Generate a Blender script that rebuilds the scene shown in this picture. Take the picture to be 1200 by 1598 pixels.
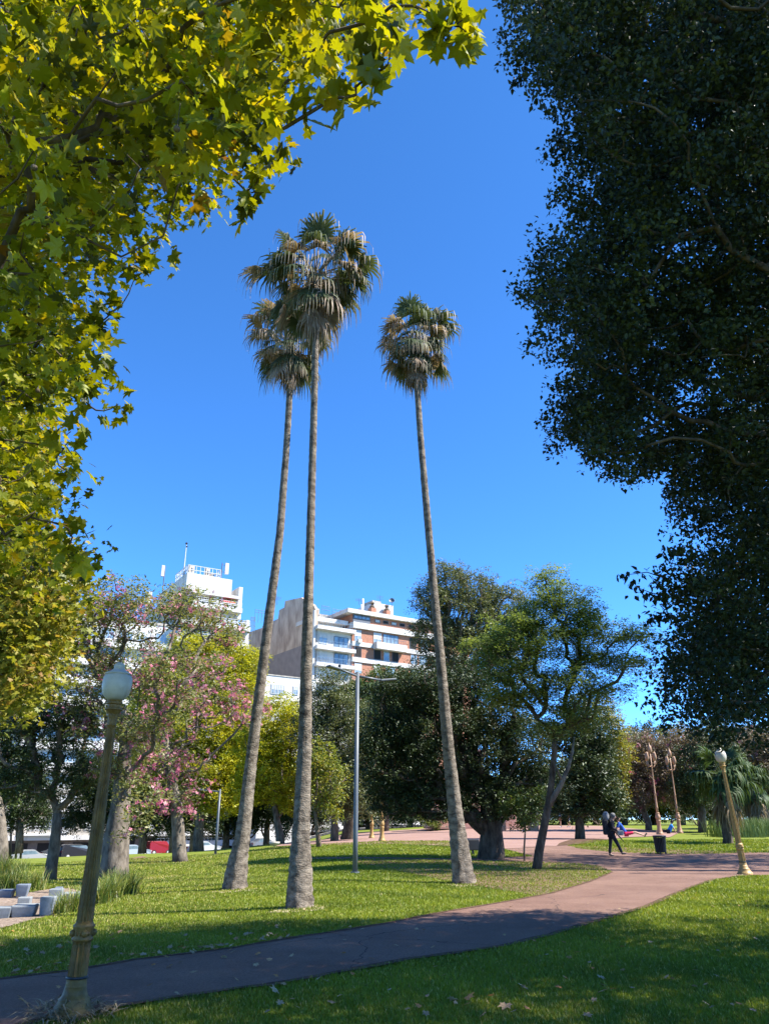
import bpy, bmesh, math, random
import numpy as np
from mathutils import Vector, Matrix
R = math.radians
random.seed(11); rng = np.random.default_rng(11)
S = bpy.context.scene; COL = S.collection
for o in list(bpy.data.objects): bpy.data.objects.remove(o)

# ------------------------------------------------------------------ camera, sky, sun
PITCH = R(21.8); CZ = 1.65
cam = bpy.data.objects.new('camera', bpy.data.cameras.new('camera')); COL.objects.link(cam)
cam.location = (0, 0, CZ); cam.rotation_euler = (R(90) + PITCH, 0, 0)
cam.data.sensor_fit = 'HORIZONTAL'; cam.data.sensor_width = 36; cam.data.lens = 36
cam.data.clip_start = 0.05; cam.data.clip_end = 4000
S.camera = cam
S.render.resolution_x = 768; S.render.resolution_y = 1024
SUN_AZ = Vector((0.985, -0.17)).normalized(); SUN_EL = R(49)
sd = Vector((SUN_AZ.x*math.cos(SUN_EL), SUN_AZ.y*math.cos(SUN_EL), math.sin(SUN_EL)))
w = bpy.data.worlds.new('World'); S.world = w; w.use_nodes = True
nt = w.node_tree; bg = nt.nodes['Background']
sky = nt.nodes.new('ShaderNodeTexSky'); sky.sky_type = 'NISHITA'; sky.sun_disc = False
sky.sun_elevation = SUN_EL; sky.sun_rotation = math.atan2(SUN_AZ.x, SUN_AZ.y)
sky.air_density = 0.40; sky.dust_density = 0.0; sky.ozone_density = 10.0; sky.altitude = 20
hs = nt.nodes.new('ShaderNodeHueSaturation'); hs.inputs['Saturation'].default_value = 1.09
hs.inputs['Value'].default_value = 2.05; hs.inputs['Hue'].default_value = 0.497
nt.links.new(sky.outputs[0], hs.inputs['Color']); nt.links.new(hs.outputs[0], bg.inputs[0])
bg.inputs[1].default_value = 0.10
sl = bpy.data.lights.new('sun', 'SUN'); sl.energy = 5.0; sl.angle = R(0.53); sl.color = (1, 0.955, 0.88)
so = bpy.data.objects.new('sun', sl); COL.objects.link(so); so.location = (40, -10, 60)
so.rotation_euler = sd.to_track_quat('Z', 'Y').to_euler()
S.view_settings.view_transform = 'Standard'; S.view_settings.look = 'None'
S.view_settings.gamma = 1; S.view_settings.exposure = 1.55
S.cycles.max_bounces = 6; S.cycles.transparent_max_bounces = 4

# ------------------------------------------------------------------ pixel -> world helpers (photo is 1200 x 1598)
CT, ST = math.cos(PITCH), math.sin(PITCH)
def ray(px, py):
    cx = (px-600)/1200; cy = (799-py)/1200
    return Vector((cx, CT - cy*ST, ST + cy*CT))
def P(px, py, Y):
    d = ray(px, py); return Vector((0, 0, CZ)) + d*(Y/d.y)
def PD(px, py, D):
    return Vector((0, 0, CZ)) + ray(px, py)*D
def depth(p): return p[1]*CT + (p[2]-CZ)*ST
def sst(a, b, x):
    t = np.clip((x-a)/(b-a), 0, 1); return t*t*(3-2*t)
def H(x, y):
    x = np.asarray(x, float); y = np.asarray(y, float)
    r = x/np.maximum(y, 20)
    z1 = np.interp(r, [-.5, -.395, -.27, -.2, -.127, 0, .4], [-.95, -.79, -.50, -.28, .10, .42, .5])*sst(26, 52, y)
    z2 = np.interp(r, [-.45, -.15, -.05, .1], [-3.3, -2.6, .1, .95])
    s = sst(55, 96, y); z = z1*(1-s) + z2*s
    a = -.05*np.clip(-x-1.5, 0, 8)*(1-sst(28, 42, y))
    und = .025*np.sin(x*.55+.3)*np.sin(y*.43+1)*sst(6, 14, y)
    return z + a + und
def h(x, y): return float(H(x, y))
def G(px, py):
    d = ray(px, py); p0 = Vector((0, 0, CZ)); t = 1.0; st = .25
    while t < 600:
        p = p0 + d*t
        if p.z <= h(p.x, p.y):
            lo, hi = t-st, t
            for _ in range(24):
                m = (lo+hi)/2; q = p0+d*m
                if q.z <= h(q.x, q.y): hi = m
                else: lo = m
            return p0 + d*hi
        t += st; st = .25 + t*.004
    return p0 + d*600

# ------------------------------------------------------------------ materials
def mat(name, col, rough=.7, spec=.3, metal=0, noise=0, nscale=8, col2=None, bump=0, bscale=None, stretch=None, detail=6, thr=None):
    m = bpy.data.materials.new(name); m.use_nodes = True; n = m.node_tree.nodes; L = m.node_tree.links
    b = n['Principled BSDF']; b.inputs['Roughness'].default_value = rough
    b.inputs['Specular IOR Level'].default_value = spec; b.inputs['Metallic'].default_value = metal
    b.inputs['Base Color'].default_value = (*col, 1)
    tc = n.new('ShaderNodeTexCoord'); mp = n.new('ShaderNodeMapping'); L.new(tc.outputs['Object'], mp.inputs[0])
    if stretch: mp.inputs['Scale'].default_value = stretch
    if col2 is not None:
        t = n.new('ShaderNodeTexNoise'); t.inputs['Scale'].default_value = nscale; t.inputs['Detail'].default_value = detail
        t.inputs['Roughness'].default_value = .65
        L.new(mp.outputs[0], t.inputs[0]); cr = n.new('ShaderNodeValToRGB')
        a, c = thr or (.35, .65)
        cr.color_ramp.elements[0].position = a; cr.color_ramp.elements[1].position = c
        cr.color_ramp.elements[0].color = (*col, 1); cr.color_ramp.elements[1].color = (*col2, 1)
        L.new(t.outputs[0], cr.inputs[0]); L.new(cr.outputs[0], b.inputs['Base Color'])
    if bump:
        t2 = n.new('ShaderNodeTexNoise'); t2.inputs['Scale'].default_value = bscale or nscale*3; t2.inputs['Detail'].default_value = 5
        L.new(mp.outputs[0], t2.inputs[0]); bp = n.new('ShaderNodeBump'); bp.inputs['Strength'].default_value = bump
        bp.inputs['Distance'].default_value = .03
        L.new(t2.outputs[0], bp.inputs['Height']); L.new(bp.outputs[0], b.inputs['Normal'])
    return m
def leafmat(name, cols, transl=.4, rough=.45, spec=.4, tint=(1.25, 1.15, .6)):
    m = bpy.data.materials.new(name); m.use_nodes = True; n = m.node_tree.nodes; L = m.node_tree.links
    b = n['Principled BSDF']; out = n['Material Output']
    at = n.new('ShaderNodeAttribute'); at.attribute_name = 'v'; cr = n.new('ShaderNodeValToRGB')
    k = len(cols)
    cr.color_ramp.elements[0].color = (*cols[0], 1); cr.color_ramp.elements[1].color = (*cols[-1], 1)
    for i in range(1, k-1):
        e = cr.color_ramp.elements.new(i/(k-1)); e.color = (*cols[i], 1)
    L.new(at.outputs['Fac'], cr.inputs[0]); L.new(cr.outputs[0], b.inputs['Base Color'])
    b.inputs['Roughness'].default_value = rough; b.inputs['Specular IOR Level'].default_value = spec
    if transl > 0:
        t = n.new('ShaderNodeBsdfTranslucent'); mx = n.new('ShaderNodeMixShader'); mx.inputs[0].default_value = transl
        ml = n.new('ShaderNodeMixRGB'); ml.blend_type = 'MULTIPLY'; ml.inputs[0].default_value = 1; ml.inputs[2].default_value = (*tint, 1)
        L.new(cr.outputs[0], ml.inputs[1]); L.new(ml.outputs[0], t.inputs[0])
        L.new(b.outputs[0], mx.inputs[1]); L.new(t.outputs[0], mx.inputs[2]); L.new(mx.outputs[0], out.inputs[0])
    return m
M = {}
M['bark_palm'] = mat('bark_palm', (.045, .036, .028), .95, .1, nscale=5, col2=(.22, .185, .145), bump=1.0, bscale=22, stretch=(1, 1, 1.6), detail=9, thr=(.33, .62))
M['bark_grey'] = mat('bark_grey', (.06, .05, .04), .95, .1, nscale=4, col2=(.20, .17, .135), bump=.8, bscale=12, stretch=(1, 1, .5))
M['bark_dark'] = mat('bark_dark', (.035, .027, .02), .95, .1, nscale=6, col2=(.12, .095, .07), bump=.9, bscale=14, stretch=(1, 1, .35))
M['bark_brown'] = mat('bark_brown', (.07, .05, .035), .9, .1, nscale=6, col2=(.20, .155, .11), bump=.8, bscale=14, stretch=(1, 1, .4))
M['twig'] = mat('twig', (.16, .13, .10), .9, .1, nscale=6, col2=(.30, .26, .2))
M['lawn'] = mat('lawn', (.10, .125, .018), .9, .1, nscale=.9, col2=(.17, .20, .03), bump=.6, bscale=40, thr=(.3, .7))
def asphalt(name, a, b_, c, scale=1.0):
    m = mat(name, a, .9, .2, nscale=.55*scale, col2=b_, bump=.6, bscale=120, detail=6, thr=(.3, .7)); n = m.node_tree.nodes; L = m.node_tree.links; b = n['Principled BSDF']
    src = b.inputs['Base Color'].links[0].from_socket; tc = n.new('ShaderNodeTexCoord')
    t = n.new('ShaderNodeTexNoise'); t.inputs['Scale'].default_value = 42; t.inputs['Detail'].default_value = 4; t.inputs['Roughness'].default_value = .8; L.new(tc.outputs['Object'], t.inputs[0])
    cr = n.new('ShaderNodeValToRGB'); cr.color_ramp.elements[0].position = .35; cr.color_ramp.elements[1].position = .7; cr.color_ramp.elements[0].color = (.55, .55, .55, 1); cr.color_ramp.elements[1].color = (1.45, 1.4, 1.35, 1); L.new(t.outputs[0], cr.inputs[0])
    mx = n.new('ShaderNodeMixRGB'); mx.blend_type = 'MULTIPLY'; mx.inputs[0].default_value = 1; L.new(src, mx.inputs[1]); L.new(cr.outputs[0], mx.inputs[2])
    v = n.new('ShaderNodeTexVoronoi'); v.feature = 'DISTANCE_TO_EDGE'; v.inputs['Scale'].default_value = .35; t3 = n.new('ShaderNodeTexNoise'); t3.inputs['Scale'].default_value = 1.5; t3.inputs['Detail'].default_value = 8
    L.new(tc.outputs['Object'], t3.inputs[0]); av = n.new('ShaderNodeMixRGB'); av.inputs[0].default_value = .35; L.new(tc.outputs['Object'], av.inputs[1]); L.new(t3.outputs['Color'], av.inputs[2]); L.new(av.outputs[0], v.inputs['Vector'])
    lt = n.new('ShaderNodeMath'); lt.operation = 'LESS_THAN'; lt.inputs[1].default_value = .0018; L.new(v.outputs['Distance'], lt.inputs[0])
    m2 = n.new('ShaderNodeMixRGB'); L.new(lt.outputs[0], m2.inputs[0]); L.new(mx.outputs[0], m2.inputs[1]); m2.inputs[2].default_value = (*c, 1); L.new(m2.outputs[0], b.inputs['Base Color']); return m
M['asphalt'] = asphalt('asphalt', (.145, .082, .060), (.235, .145, .108), (.05, .035, .03))
M['plaza'] = mat('plaza', (.225, .135, .108), .9, .2, nscale=.5, col2=(.27, .168, .136), bump=.2, bscale=60, detail=10)
M['gravel'] = mat('gravel', (.13, .095, .07), .95, .1, nscale=14, col2=(.36, .28, .22), bump=1, bscale=60, detail=8)
M['sand'] = mat('sand', (.30, .24, .15), .95, .1, nscale=5, col2=(.42, .35, .24), bump=.5, bscale=40)
M['soil'] = mat('soil', (.06, .035, .022), .95, .1, nscale=5, col2=(.13, .08, .05), bump=.7, bscale=30)
M['shade_tone_wall'] = mat('shade_tone_wall', (.10, .08, .07), .9, .2, nscale=.8, col2=(.17, .14, .12))  # darkened wall colour, stands in for shade on the ground floors
M['road'] = mat('road', (.05, .05, .052), .9, .2, nscale=3, col2=(.07, .07, .072))
M['sidewalk'] = mat('sidewalk', (.22, .21, .20), .9, .2, nscale=2, col2=(.3, .29, .27))
M['gold'] = mat('gold_paint', (.10, .055, .012), .5, .35, nscale=7, col2=(.22, .125, .03), bump=.35, bscale=30, detail=8)
M['gold_light'] = mat('gold_light', (.27, .165, .05), .5, .4, nscale=7, col2=(.36, .23, .08), bump=.2, bscale=30)
M['bronze'] = mat('bronze_paint', (.26, .135, .065), .5, .5, nscale=9, col2=(.36, .21, .12))
M['globe'] = mat('globe', (.30, .275, .22), .4, .4, nscale=5, col2=(.46, .43, .36), thr=(.3, .6))
M['black'] = mat('black_metal', (.012, .012, .013), .45, .5)
M['grey_metal'] = mat('grey_metal', (.07, .085, .10), .45, .5, nscale=3, col2=(.09, .105, .12))
M['white_wall'] = mat('white_wall', (.33, .31, .28), .85, .2, nscale=.8, col2=(.52, .505, .48), detail=10, stretch=(1, 1, .25), thr=(.28, .52))
M['cream_wall'] = mat('cream_wall', (.42, .36, .30), .9, .2, nscale=.4, col2=(.52, .45, .38))
M['dark_open'] = mat('dark_opening', (.018, .016, .015), .7, .2)
M['glass'] = mat('glass', (.10, .15, .19), .12, .9, nscale=.6, col2=(.22, .30, .36), thr=(.4, .6))
M['blind'] = mat('blind', (.45, .46, .45), .7, .3)
M['frame'] = mat('frame_white', (.46, .46, .45), .6, .3)
M['frame_dark'] = mat('frame_dark', (.10, .11, .13), .6, .3)
M['concrete'] = mat('concrete', (.24, .22, .19), .9, .2, nscale=1.2, col2=(.42, .38, .33), bump=.3, bscale=4, detail=9)
M['seat'] = mat('seat_concrete', (.17, .19, .20), .7, .3, nscale=4, col2=(.25, .27, .28), bump=.15, bscale=40)
M['seat_dark'] = mat('seat_dark', (.13, .155, .19), .65, .3, nscale=4, col2=(.17, .2, .24))
M['pink_stone'] = mat('pink_stone', (.36, .20, .16), .85, .2, nscale=1.5, col2=(.48, .31, .25))
M['red'] = mat('red_cloth', (.45, .03, .03), .6, .3)
M['rail_blue'] = mat('rail_blue', (.10, .17, .25), .5, .4)
def brickmat():
    m = bpy.data.materials.new('brick_wall'); m.use_nodes = True; n = m.node_tree.nodes; L = m.node_tree.links
    b = n['Principled BSDF']; b.inputs['Roughness'].default_value = .9
    tc = n.new('ShaderNodeTexCoord'); mp = n.new('ShaderNodeMapping'); L.new(tc.outputs['Object'], mp.inputs[0])
    mp.inputs['Rotation'].default_value = (R(90), 0, R(-34))
    br = n.new('ShaderNodeTexBrick'); br.inputs['Scale'].default_value = 2.2
    br.inputs['Color1'].default_value = (.27, .10, .055, 1); br.inputs['Color2'].default_value = (.36, .15, .085, 1)
    br.inputs['Mortar'].default_value = (.38, .27, .2, 1); br.inputs['Mortar Size'].default_value = .012
    L.new(mp.outputs[0], br.inputs[0]); L.new(br.outputs[0], b.inputs['Base Color']); return m
M['brick'] = brickmat()
def partymat():
    # weathered party wall: bare render above, darker paint below a sloping line, rain streaks (real stains)
    m = bpy.data.materials.new('party_wall'); m.use_nodes = True; n = m.node_tree.nodes; L = m.node_tree.links
    b = n['Principled BSDF']; b.inputs['Roughness'].default_value = .95
    tc = n.new('ShaderNodeTexCoord'); mp = n.new('ShaderNodeMapping'); mp.inputs['Scale'].default_value = (1, 1, .4)
    L.new(tc.outputs['Object'], mp.inputs[0])
    t = n.new('ShaderNodeTexNoise'); t.inputs['Scale'].default_value = .8; t.inputs['Detail'].default_value = 12; L.new(mp.outputs[0], t.inputs[0])
    cr = n.new('ShaderNodeValToRGB'); cr.color_ramp.elements[0].position = .36; cr.color_ramp.elements[1].position = .62
    cr.color_ramp.elements[0].color = (.26, .19, .14, 1); cr.color_ramp.elements[1].color = (.46, .36, .27, 1)
    L.new(t.outputs[0], cr.inputs[0])
    t2 = n.new('ShaderNodeTexNoise'); t2.inputs['Scale'].default_value = .9; t2.inputs['Detail'].default_value = 8; L.new(tc.outputs['Object'], t2.inputs[0])
    cr2 = n.new('ShaderNodeValToRGB'); cr2.color_ramp.elements[0].color = (.13, .11, .105, 1); cr2.color_ramp.elements[1].color = (.27, .235, .22, 1)
    L.new(t2.outputs[0], cr2.inputs[0])
    sx = n.new('ShaderNodeSeparateXYZ'); L.new(tc.outputs['Object'], sx.inputs[0])
    lt = n.new('ShaderNodeMath'); lt.operation = 'LESS_THAN'; lt.inputs[1].default_value = PARTY_Z
    L.new(sx.outputs[2], lt.inputs[0])
    mx = n.new('ShaderNodeMixRGB'); L.new(lt.outputs[0], mx.inputs[0]); L.new(cr.outputs[0], mx.inputs[1]); L.new(cr2.outputs[0], mx.inputs[2])
    L.new(mx.outputs[0], b.inputs['Base Color']); return m
PARTY_Z = 30.0
M['party'] = partymat()
def carpaint(name, c): return mat(name, c, .25, .6)

L_ = {}
L_['plane'] = leafmat('leaf_plane', [(.022, .030, .005), (.055, .068, .007), (.15, .175, .008), (.25, .27, .010), (.33, .29, .012), (.11, .045, .015)], .48, .5, .35, (1.5, 1.3, .3))
L_['plane_far'] = leafmat('leaf_plane_far', [(.04, .055, .010), (.13, .155, .018), (.25, .26, .03), (.32, .27, .05), (.24, .12, .04)], .45, .5, .35, (1.3, 1.2, .5))
L_['big'] = leafmat('leaf_broad_dark', [(.009, .017, .009), (.017, .030, .013), (.032, .050, .018), (.12, .13, .03)], .2, .5, .28)
L_['ficus'] = leafmat('leaf_ficus', [(.014, .026, .009), (.028, .046, .016), (.05, .075, .026), (.085, .11, .045)], .16, .5, .3)
L_['olive'] = leafmat('leaf_olive', [(.045, .06, .024), (.085, .105, .042), (.14, .16, .07), (.20, .21, .10)], .32)
L_['jac'] = leafmat('leaf_jacaranda', [(.05, .085, .028), (.10, .15, .042), (.18, .24, .055), (.28, .32, .08)], .48)
L_['yellow'] = leafmat('leaf_golden', [(.12, .16, .012), (.28, .31, .016), (.44, .42, .022), (.55, .48, .04)], .45, tint=(1.2, 1.1, .5))
L_['yg'] = leafmat('leaf_yellow_green', [(.06, .09, .015), (.13, .17, .02), (.21, .23, .03), (.32, .22, .03)], .4)
L_['green'] = leafmat('leaf_green', [(.03, .055, .015), (.055, .09, .025), (.09, .13, .03), (.13, .16, .04)], .3)
L_['ceiba'] = leafmat('leaf_floss', [(.08, .105, .035), (.14, .17, .055), (.22, .23, .085), (.32, .26, .13)], .45)
L_['pinkb'] = leafmat('leaf_brownish', [(.06, .06, .035), (.12, .10, .07), (.18, .14, .10), (.22, .13, .11)], .3)
L_['pink'] = leafmat('blossom_pink', [(.40, .06, .15), (.58, .13, .25), (.66, .24, .34), (.78, .45, .48)], .35, tint=(1, .9, .95))
L_['palm'] = leafmat('palm_frond', [(.035, .06, .025), (.075, .095, .045), (.15, .14, .085), (.26, .20, .14), (.33, .265, .20), (.16, .10, .07)], .25, .6, .2)
L_['fpalm'] = leafmat('fan_palm_frond', [(.025, .045, .015), (.05, .085, .025), (.09, .13, .04), (.17, .145, .08), (.20, .14, .09)], .25, .6, .2)
L_['grass'] = leafmat('grass_blade', [(.085, .125, .014), (.165, .215, .018), (.27, .31, .03), (.44, .37, .15)], .4, .5, .3, (1.2, 1.1, .5))
L_['strap'] = leafmat('strap_leaf', [(.05, .10, .02), (.11, .17, .03), (.20, .24, .05), (.36, .32, .12)], .35)
L_['litter'] = leafmat('fallen_leaf_skin', [(.16, .11, .06), (.30, .21, .12), (.42, .33, .20), (.38, .16, .05)], .15, .7, .2)
L_['straw'] = leafmat('dry_straw', [(.10, .075, .04), (.22, .17, .10), (.36, .30, .19)], .1, .8, .2)

# ------------------------------------------------------------------ object helpers
def tag(o, label=None, cat=None, group=None, kind=None):
    if label: o['label'] = label
    if cat: o['category'] = cat
    if group: o['group'] = group
    if kind: o['kind'] = kind
    return o
BASE = {}
def thing(name, label, cat, loc, group=None):
    o = bpy.data.objects.new(name, None); o.empty_display_size = .2; COL.objects.link(o); o.location = loc
    return tag(o, label, cat, group)
def rootloc(o):
    while o.parent: o = o.parent
    return Vector(o.location)
def link(name, me, parent=None, m=None):
    o = bpy.data.objects.new(name, me); COL.objects.link(o)
    if m and not me.materials: me.materials.append(m)
    if parent: o.parent = parent
    return o
class MB:
    """collects geometry in world coordinates, links it as one mesh"""
    def __init__(s): s.v = []; s.f = []; s.sm = False
    def add(s, vs, fs):
        k = len(s.v); s.v += [tuple(v) for v in vs]; s.f += [tuple(i+k for i in f) for f in fs]; return s
    def hexa(s, c8):
        return s.add(c8, [(0, 3, 2, 1), (4, 5, 6, 7), (0, 1, 5, 4), (1, 2, 6, 5), (2, 3, 7, 6), (3, 0, 4, 7)])
    def box(s, c, size, rz=0, M4=None):
        x, y, z = size[0]/2, size[1]/2, size[2]/2; c = Vector(c); q = Matrix.Rotation(rz, 3, 'Z')
        pts = [Vector(p) for p in ((-x, -y, -z), (x, -y, -z), (x, y, -z), (-x, y, -z), (-x, -y, z), (x, -y, z), (x, y, z), (-x, y, z))]
        if M4 is not None: return s.hexa([M4 @ (c + q @ p) for p in pts])
        return s.hexa([c + q @ p for p in pts])
    def tube(s, pts, rad, n=8, cap=True, rough=0, ph=0):
        pts = [Vector(p) for p in pts]; k0 = len(s.v); m = len(pts); up = None; vs = []
        for i, p in enumerate(pts):
            t = (pts[min(i+1, m-1)] - pts[max(i-1, 0)])
            if t.length < 1e-9: t = Vector((0, 0, 1))
            t.normalize()
            if up is None:
                up = Vector((1, 0, 0)) if abs(t.x) < .8 else Vector((0, 1, 0))
            up = (up - t*up.dot(t)); up.normalize(); b = t.cross(up)
            for j in range(n):
                a = 2*math.pi*j/n
                rr = rad[i]*(1 + (rough*random.uniform(-1, 1) if rough else 0))
                vs.append(p + up*(math.cos(a)*rr) + b*(math.sin(a)*rr))
        fs = [(i*n+j, i*n+(j+1) % n, (i+1)*n+(j+1) % n, (i+1)*n+j) for i in range(m-1) for j in range(n)]
        if cap: fs += [tuple(range(n))[::-1], tuple((m-1)*n+j for j in range(n))]
        return s.add(vs, fs)
    def lathe(s, prof, n=24, flutes=0, fd=.0, frng=(0, 0), M4=None, c=(0, 0, 0)):
        c = Vector(c); vs = []
        if flutes: n = flutes*4
        for (r, z) in prof:
            for j in range(n):
                a = 2*math.pi*j/n; rr = r
                if flutes and frng[0] <= z <= frng[1]: rr = r*(1-fd*(0.5-0.5*math.cos(a*flutes))**.6)
                p = Vector((rr*math.cos(a), rr*math.sin(a), z))
                vs.append(c + (M4 @ p if M4 is not None else p))
        m = len(prof)
        fs = [(i*n+j, i*n+(j+1) % n, (i+1)*n+(j+1) % n, (i+1)*n+j) for i in range(m-1) for j in range(n)]
        fs += [tuple(range(n))[::-1], tuple((m-1)*n+j for j in range(n))]
        return s.add(vs, fs)
    def sphere(s, c, r, n=12, m=8, sc=(1, 1, 1)):
        c = Vector(c)
        prof = [(max(1e-4, math.sin(math.pi*i/m)), -math.cos(math.pi*i/m)) for i in range(m+1)]
        vs = [c + Vector((q*math.cos(2*math.pi*j/n)*r*sc[0], q*math.sin(2*math.pi*j/n)*r*sc[1], z*r*sc[2])) for q, z in prof for j in range(n)]
        return s.add(vs, [(i*n+j, i*n+(j+1) % n, (i+1)*n+(j+1) % n, (i+1)*n+j) for i in range(m) for j in range(n)])
    def build(s, name, m, parent=None, smooth=False, origin=None, bevel=0):
        org = rootloc(parent) if parent is not None else Vector(origin or (0, 0, 0))
        me = bpy.data.meshes.new(name)
        me.from_pydata([(v[0]-org.x, v[1]-org.y, v[2]-org.z) for v in s.v], [], s.f); me.update()
        o = link(name, me, parent, m)
        if parent is None: o.location = org
        if smooth: me.polygons.foreach_set('use_smooth', [True]*len(me.polygons))
        if bevel:
            bv = o.modifiers.new('bevel', 'BEVEL'); bv.width = bevel; bv.segments = 2; bv.limit_method = 'ANGLE'
        return o
def npmesh(name, V, F, m, parent=None, v=None, smooth=False):
    """V (n,3) world coords, F (k,c) int array with constant corner count"""
    if parent is not None: V = V - np.array(rootloc(parent))
    me = bpy.data.meshes.new(name); n, (k, c) = len(V), F.shape
    me.vertices.add(n); me.vertices.foreach_set('co', V.astype(np.float32).ravel())
    me.loops.add(k*c); me.loops.foreach_set('vertex_index', F.astype(np.int32).ravel())
    me.polygons.add(k); me.polygons.foreach_set('loop_start', (np.arange(k)*c).astype(np.int32))
    me.polygons.foreach_set('loop_total', np.full(k, c, np.int32))
    if v is not None:
        a = me.attributes.new('v', 'FLOAT', 'POINT'); a.data.foreach_set('value', v.astype(np.float32))
    me.update(calc_edges=True)
    if smooth: me.polygons.foreach_set('use_smooth', [True]*k)
    return link(name, me, parent, m)

# leaf templates: x along the leaf, y across, z normal; unit length
def T_leaf(w=.5, fold=.12):
    V = np.array([(0, 0, 0), (.35, w*.5, fold*w), (1, 0, -.05), (.35, -w*.5, fold*w)]); return V, np.array([(0, 3, 2), (0, 2, 1)])
def T_leaf6(w=.55):
    V = np.array([(0, 0, 0), (.3, w*.5, .06), (.7, w*.33, .03), (1.05, 0, -.08), (.7, -w*.33, .03), (.3, -w*.5, .06), (.4, 0, -.01)])
    return V, np.array([(6, i, (i+1) % 6) for i in range(6)])
def T_maple():
    ang = [(-178, .12), (-140, .50), (-122, .44), (-100, .72), (-78, .50), (-64, .62), (-48, .95), (-34, .62), (-22, .58), (-12, .78), (0, 1.08)]
    pts = ang + [(-a, r) for a, r in ang[::-1][1:]]
    V = [(0, 0, -.03)] + [(r*math.cos(R(a)), r*math.sin(R(a)), .05 - .16*r*r + (.03 if i % 2 else 0)) for i, (a, r) in enumerate(pts)]
    k = len(pts); return np.array(V), np.array([(0, 1+i, 1+(i+1) % k) for i in range(k)])
def T_flower():
    V = [(0, 0, 0)]; F = []
    for i in range(5):
        a = i*72; b = len(V)
        V += [(.45*math.cos(R(a-20)), .45*math.sin(R(a-20)), .12), (math.cos(R(a))*.62, math.sin(R(a))*.62, .05), (.45*math.cos(R(a+20)), .45*math.sin(R(a+20)), .12)]
        F += [(0, b, b+1), (0, b+1, b+2)]
    return np.array(V), np.array(F)
def leaves(name, C, nper, rc, size, tmpl, m, parent, flat=1.0, up=.6, vr=(0, 1), gauss=True, sv=.35, vbias=None, droop=0, clip=None, sub=6, sfrac=.42):
    """C (n,3) cluster centres; scatters nper leaves round each centre"""
    C = np.asarray(C); n = len(C)
    cid = np.repeat(np.arange(n), nper); N = len(cid)
    rc_ = np.broadcast_to(np.asarray(rc, float), (n,))[cid]
    off = np.clip(rng.normal(size=(N, 3)), -1.7, 1.7)*.5 if gauss else rng.uniform(-1, 1, (N, 3))
    off[:, 2] *= flat
    so_ = np.clip(rng.normal(size=(n, sub, 3)), -1.6, 1.6)*.5; so_[:, :, 2] *= flat
    si = rng.integers(0, sub, N); pos = C[cid] + (so_[cid, si]*.92 + off*sfrac)*rc_[:, None]
    nrm = rng.normal(size=(N, 3)); nrm /= np.linalg.norm(nrm, axis=1)[:, None]; nrm[:, 2] = np.abs(nrm[:, 2])*.8 + up
    nrm /= np.linalg.norm(nrm, axis=1)[:, None]
    d = rng.normal(size=(N, 3)); d[:, 2] -= droop; d -= nrm*(d*nrm).sum(1)[:, None]; d /= np.linalg.norm(d, axis=1)[:, None]+1e-9
    s = np.cross(nrm, d); sz = size*(1 + rng.uniform(-sv, sv, N))
    TV, TF = tmpl; k = len(TV)
    V = pos[:, None, :] + sz[:, None, None]*(TV[None, :, 0:1]*d[:, None, :] + TV[None, :, 1:2]*s[:, None, :] + TV[None, :, 2:3]*nrm[:, None, :])
    F = TF[None] + (np.arange(N)*k)[:, None, None]
    cv = rng.uniform(vr[0], vr[1], n)
    if vbias is not None: cv = vbias
    v = np.clip(.45*cv[cid] + .55*rng.uniform(vr[0], vr[1], N), 0, 1)
    return npmesh(name, V.reshape(-1, 3), F.reshape(-1, F.shape[-1]), m, parent, np.repeat(v, k))

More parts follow.
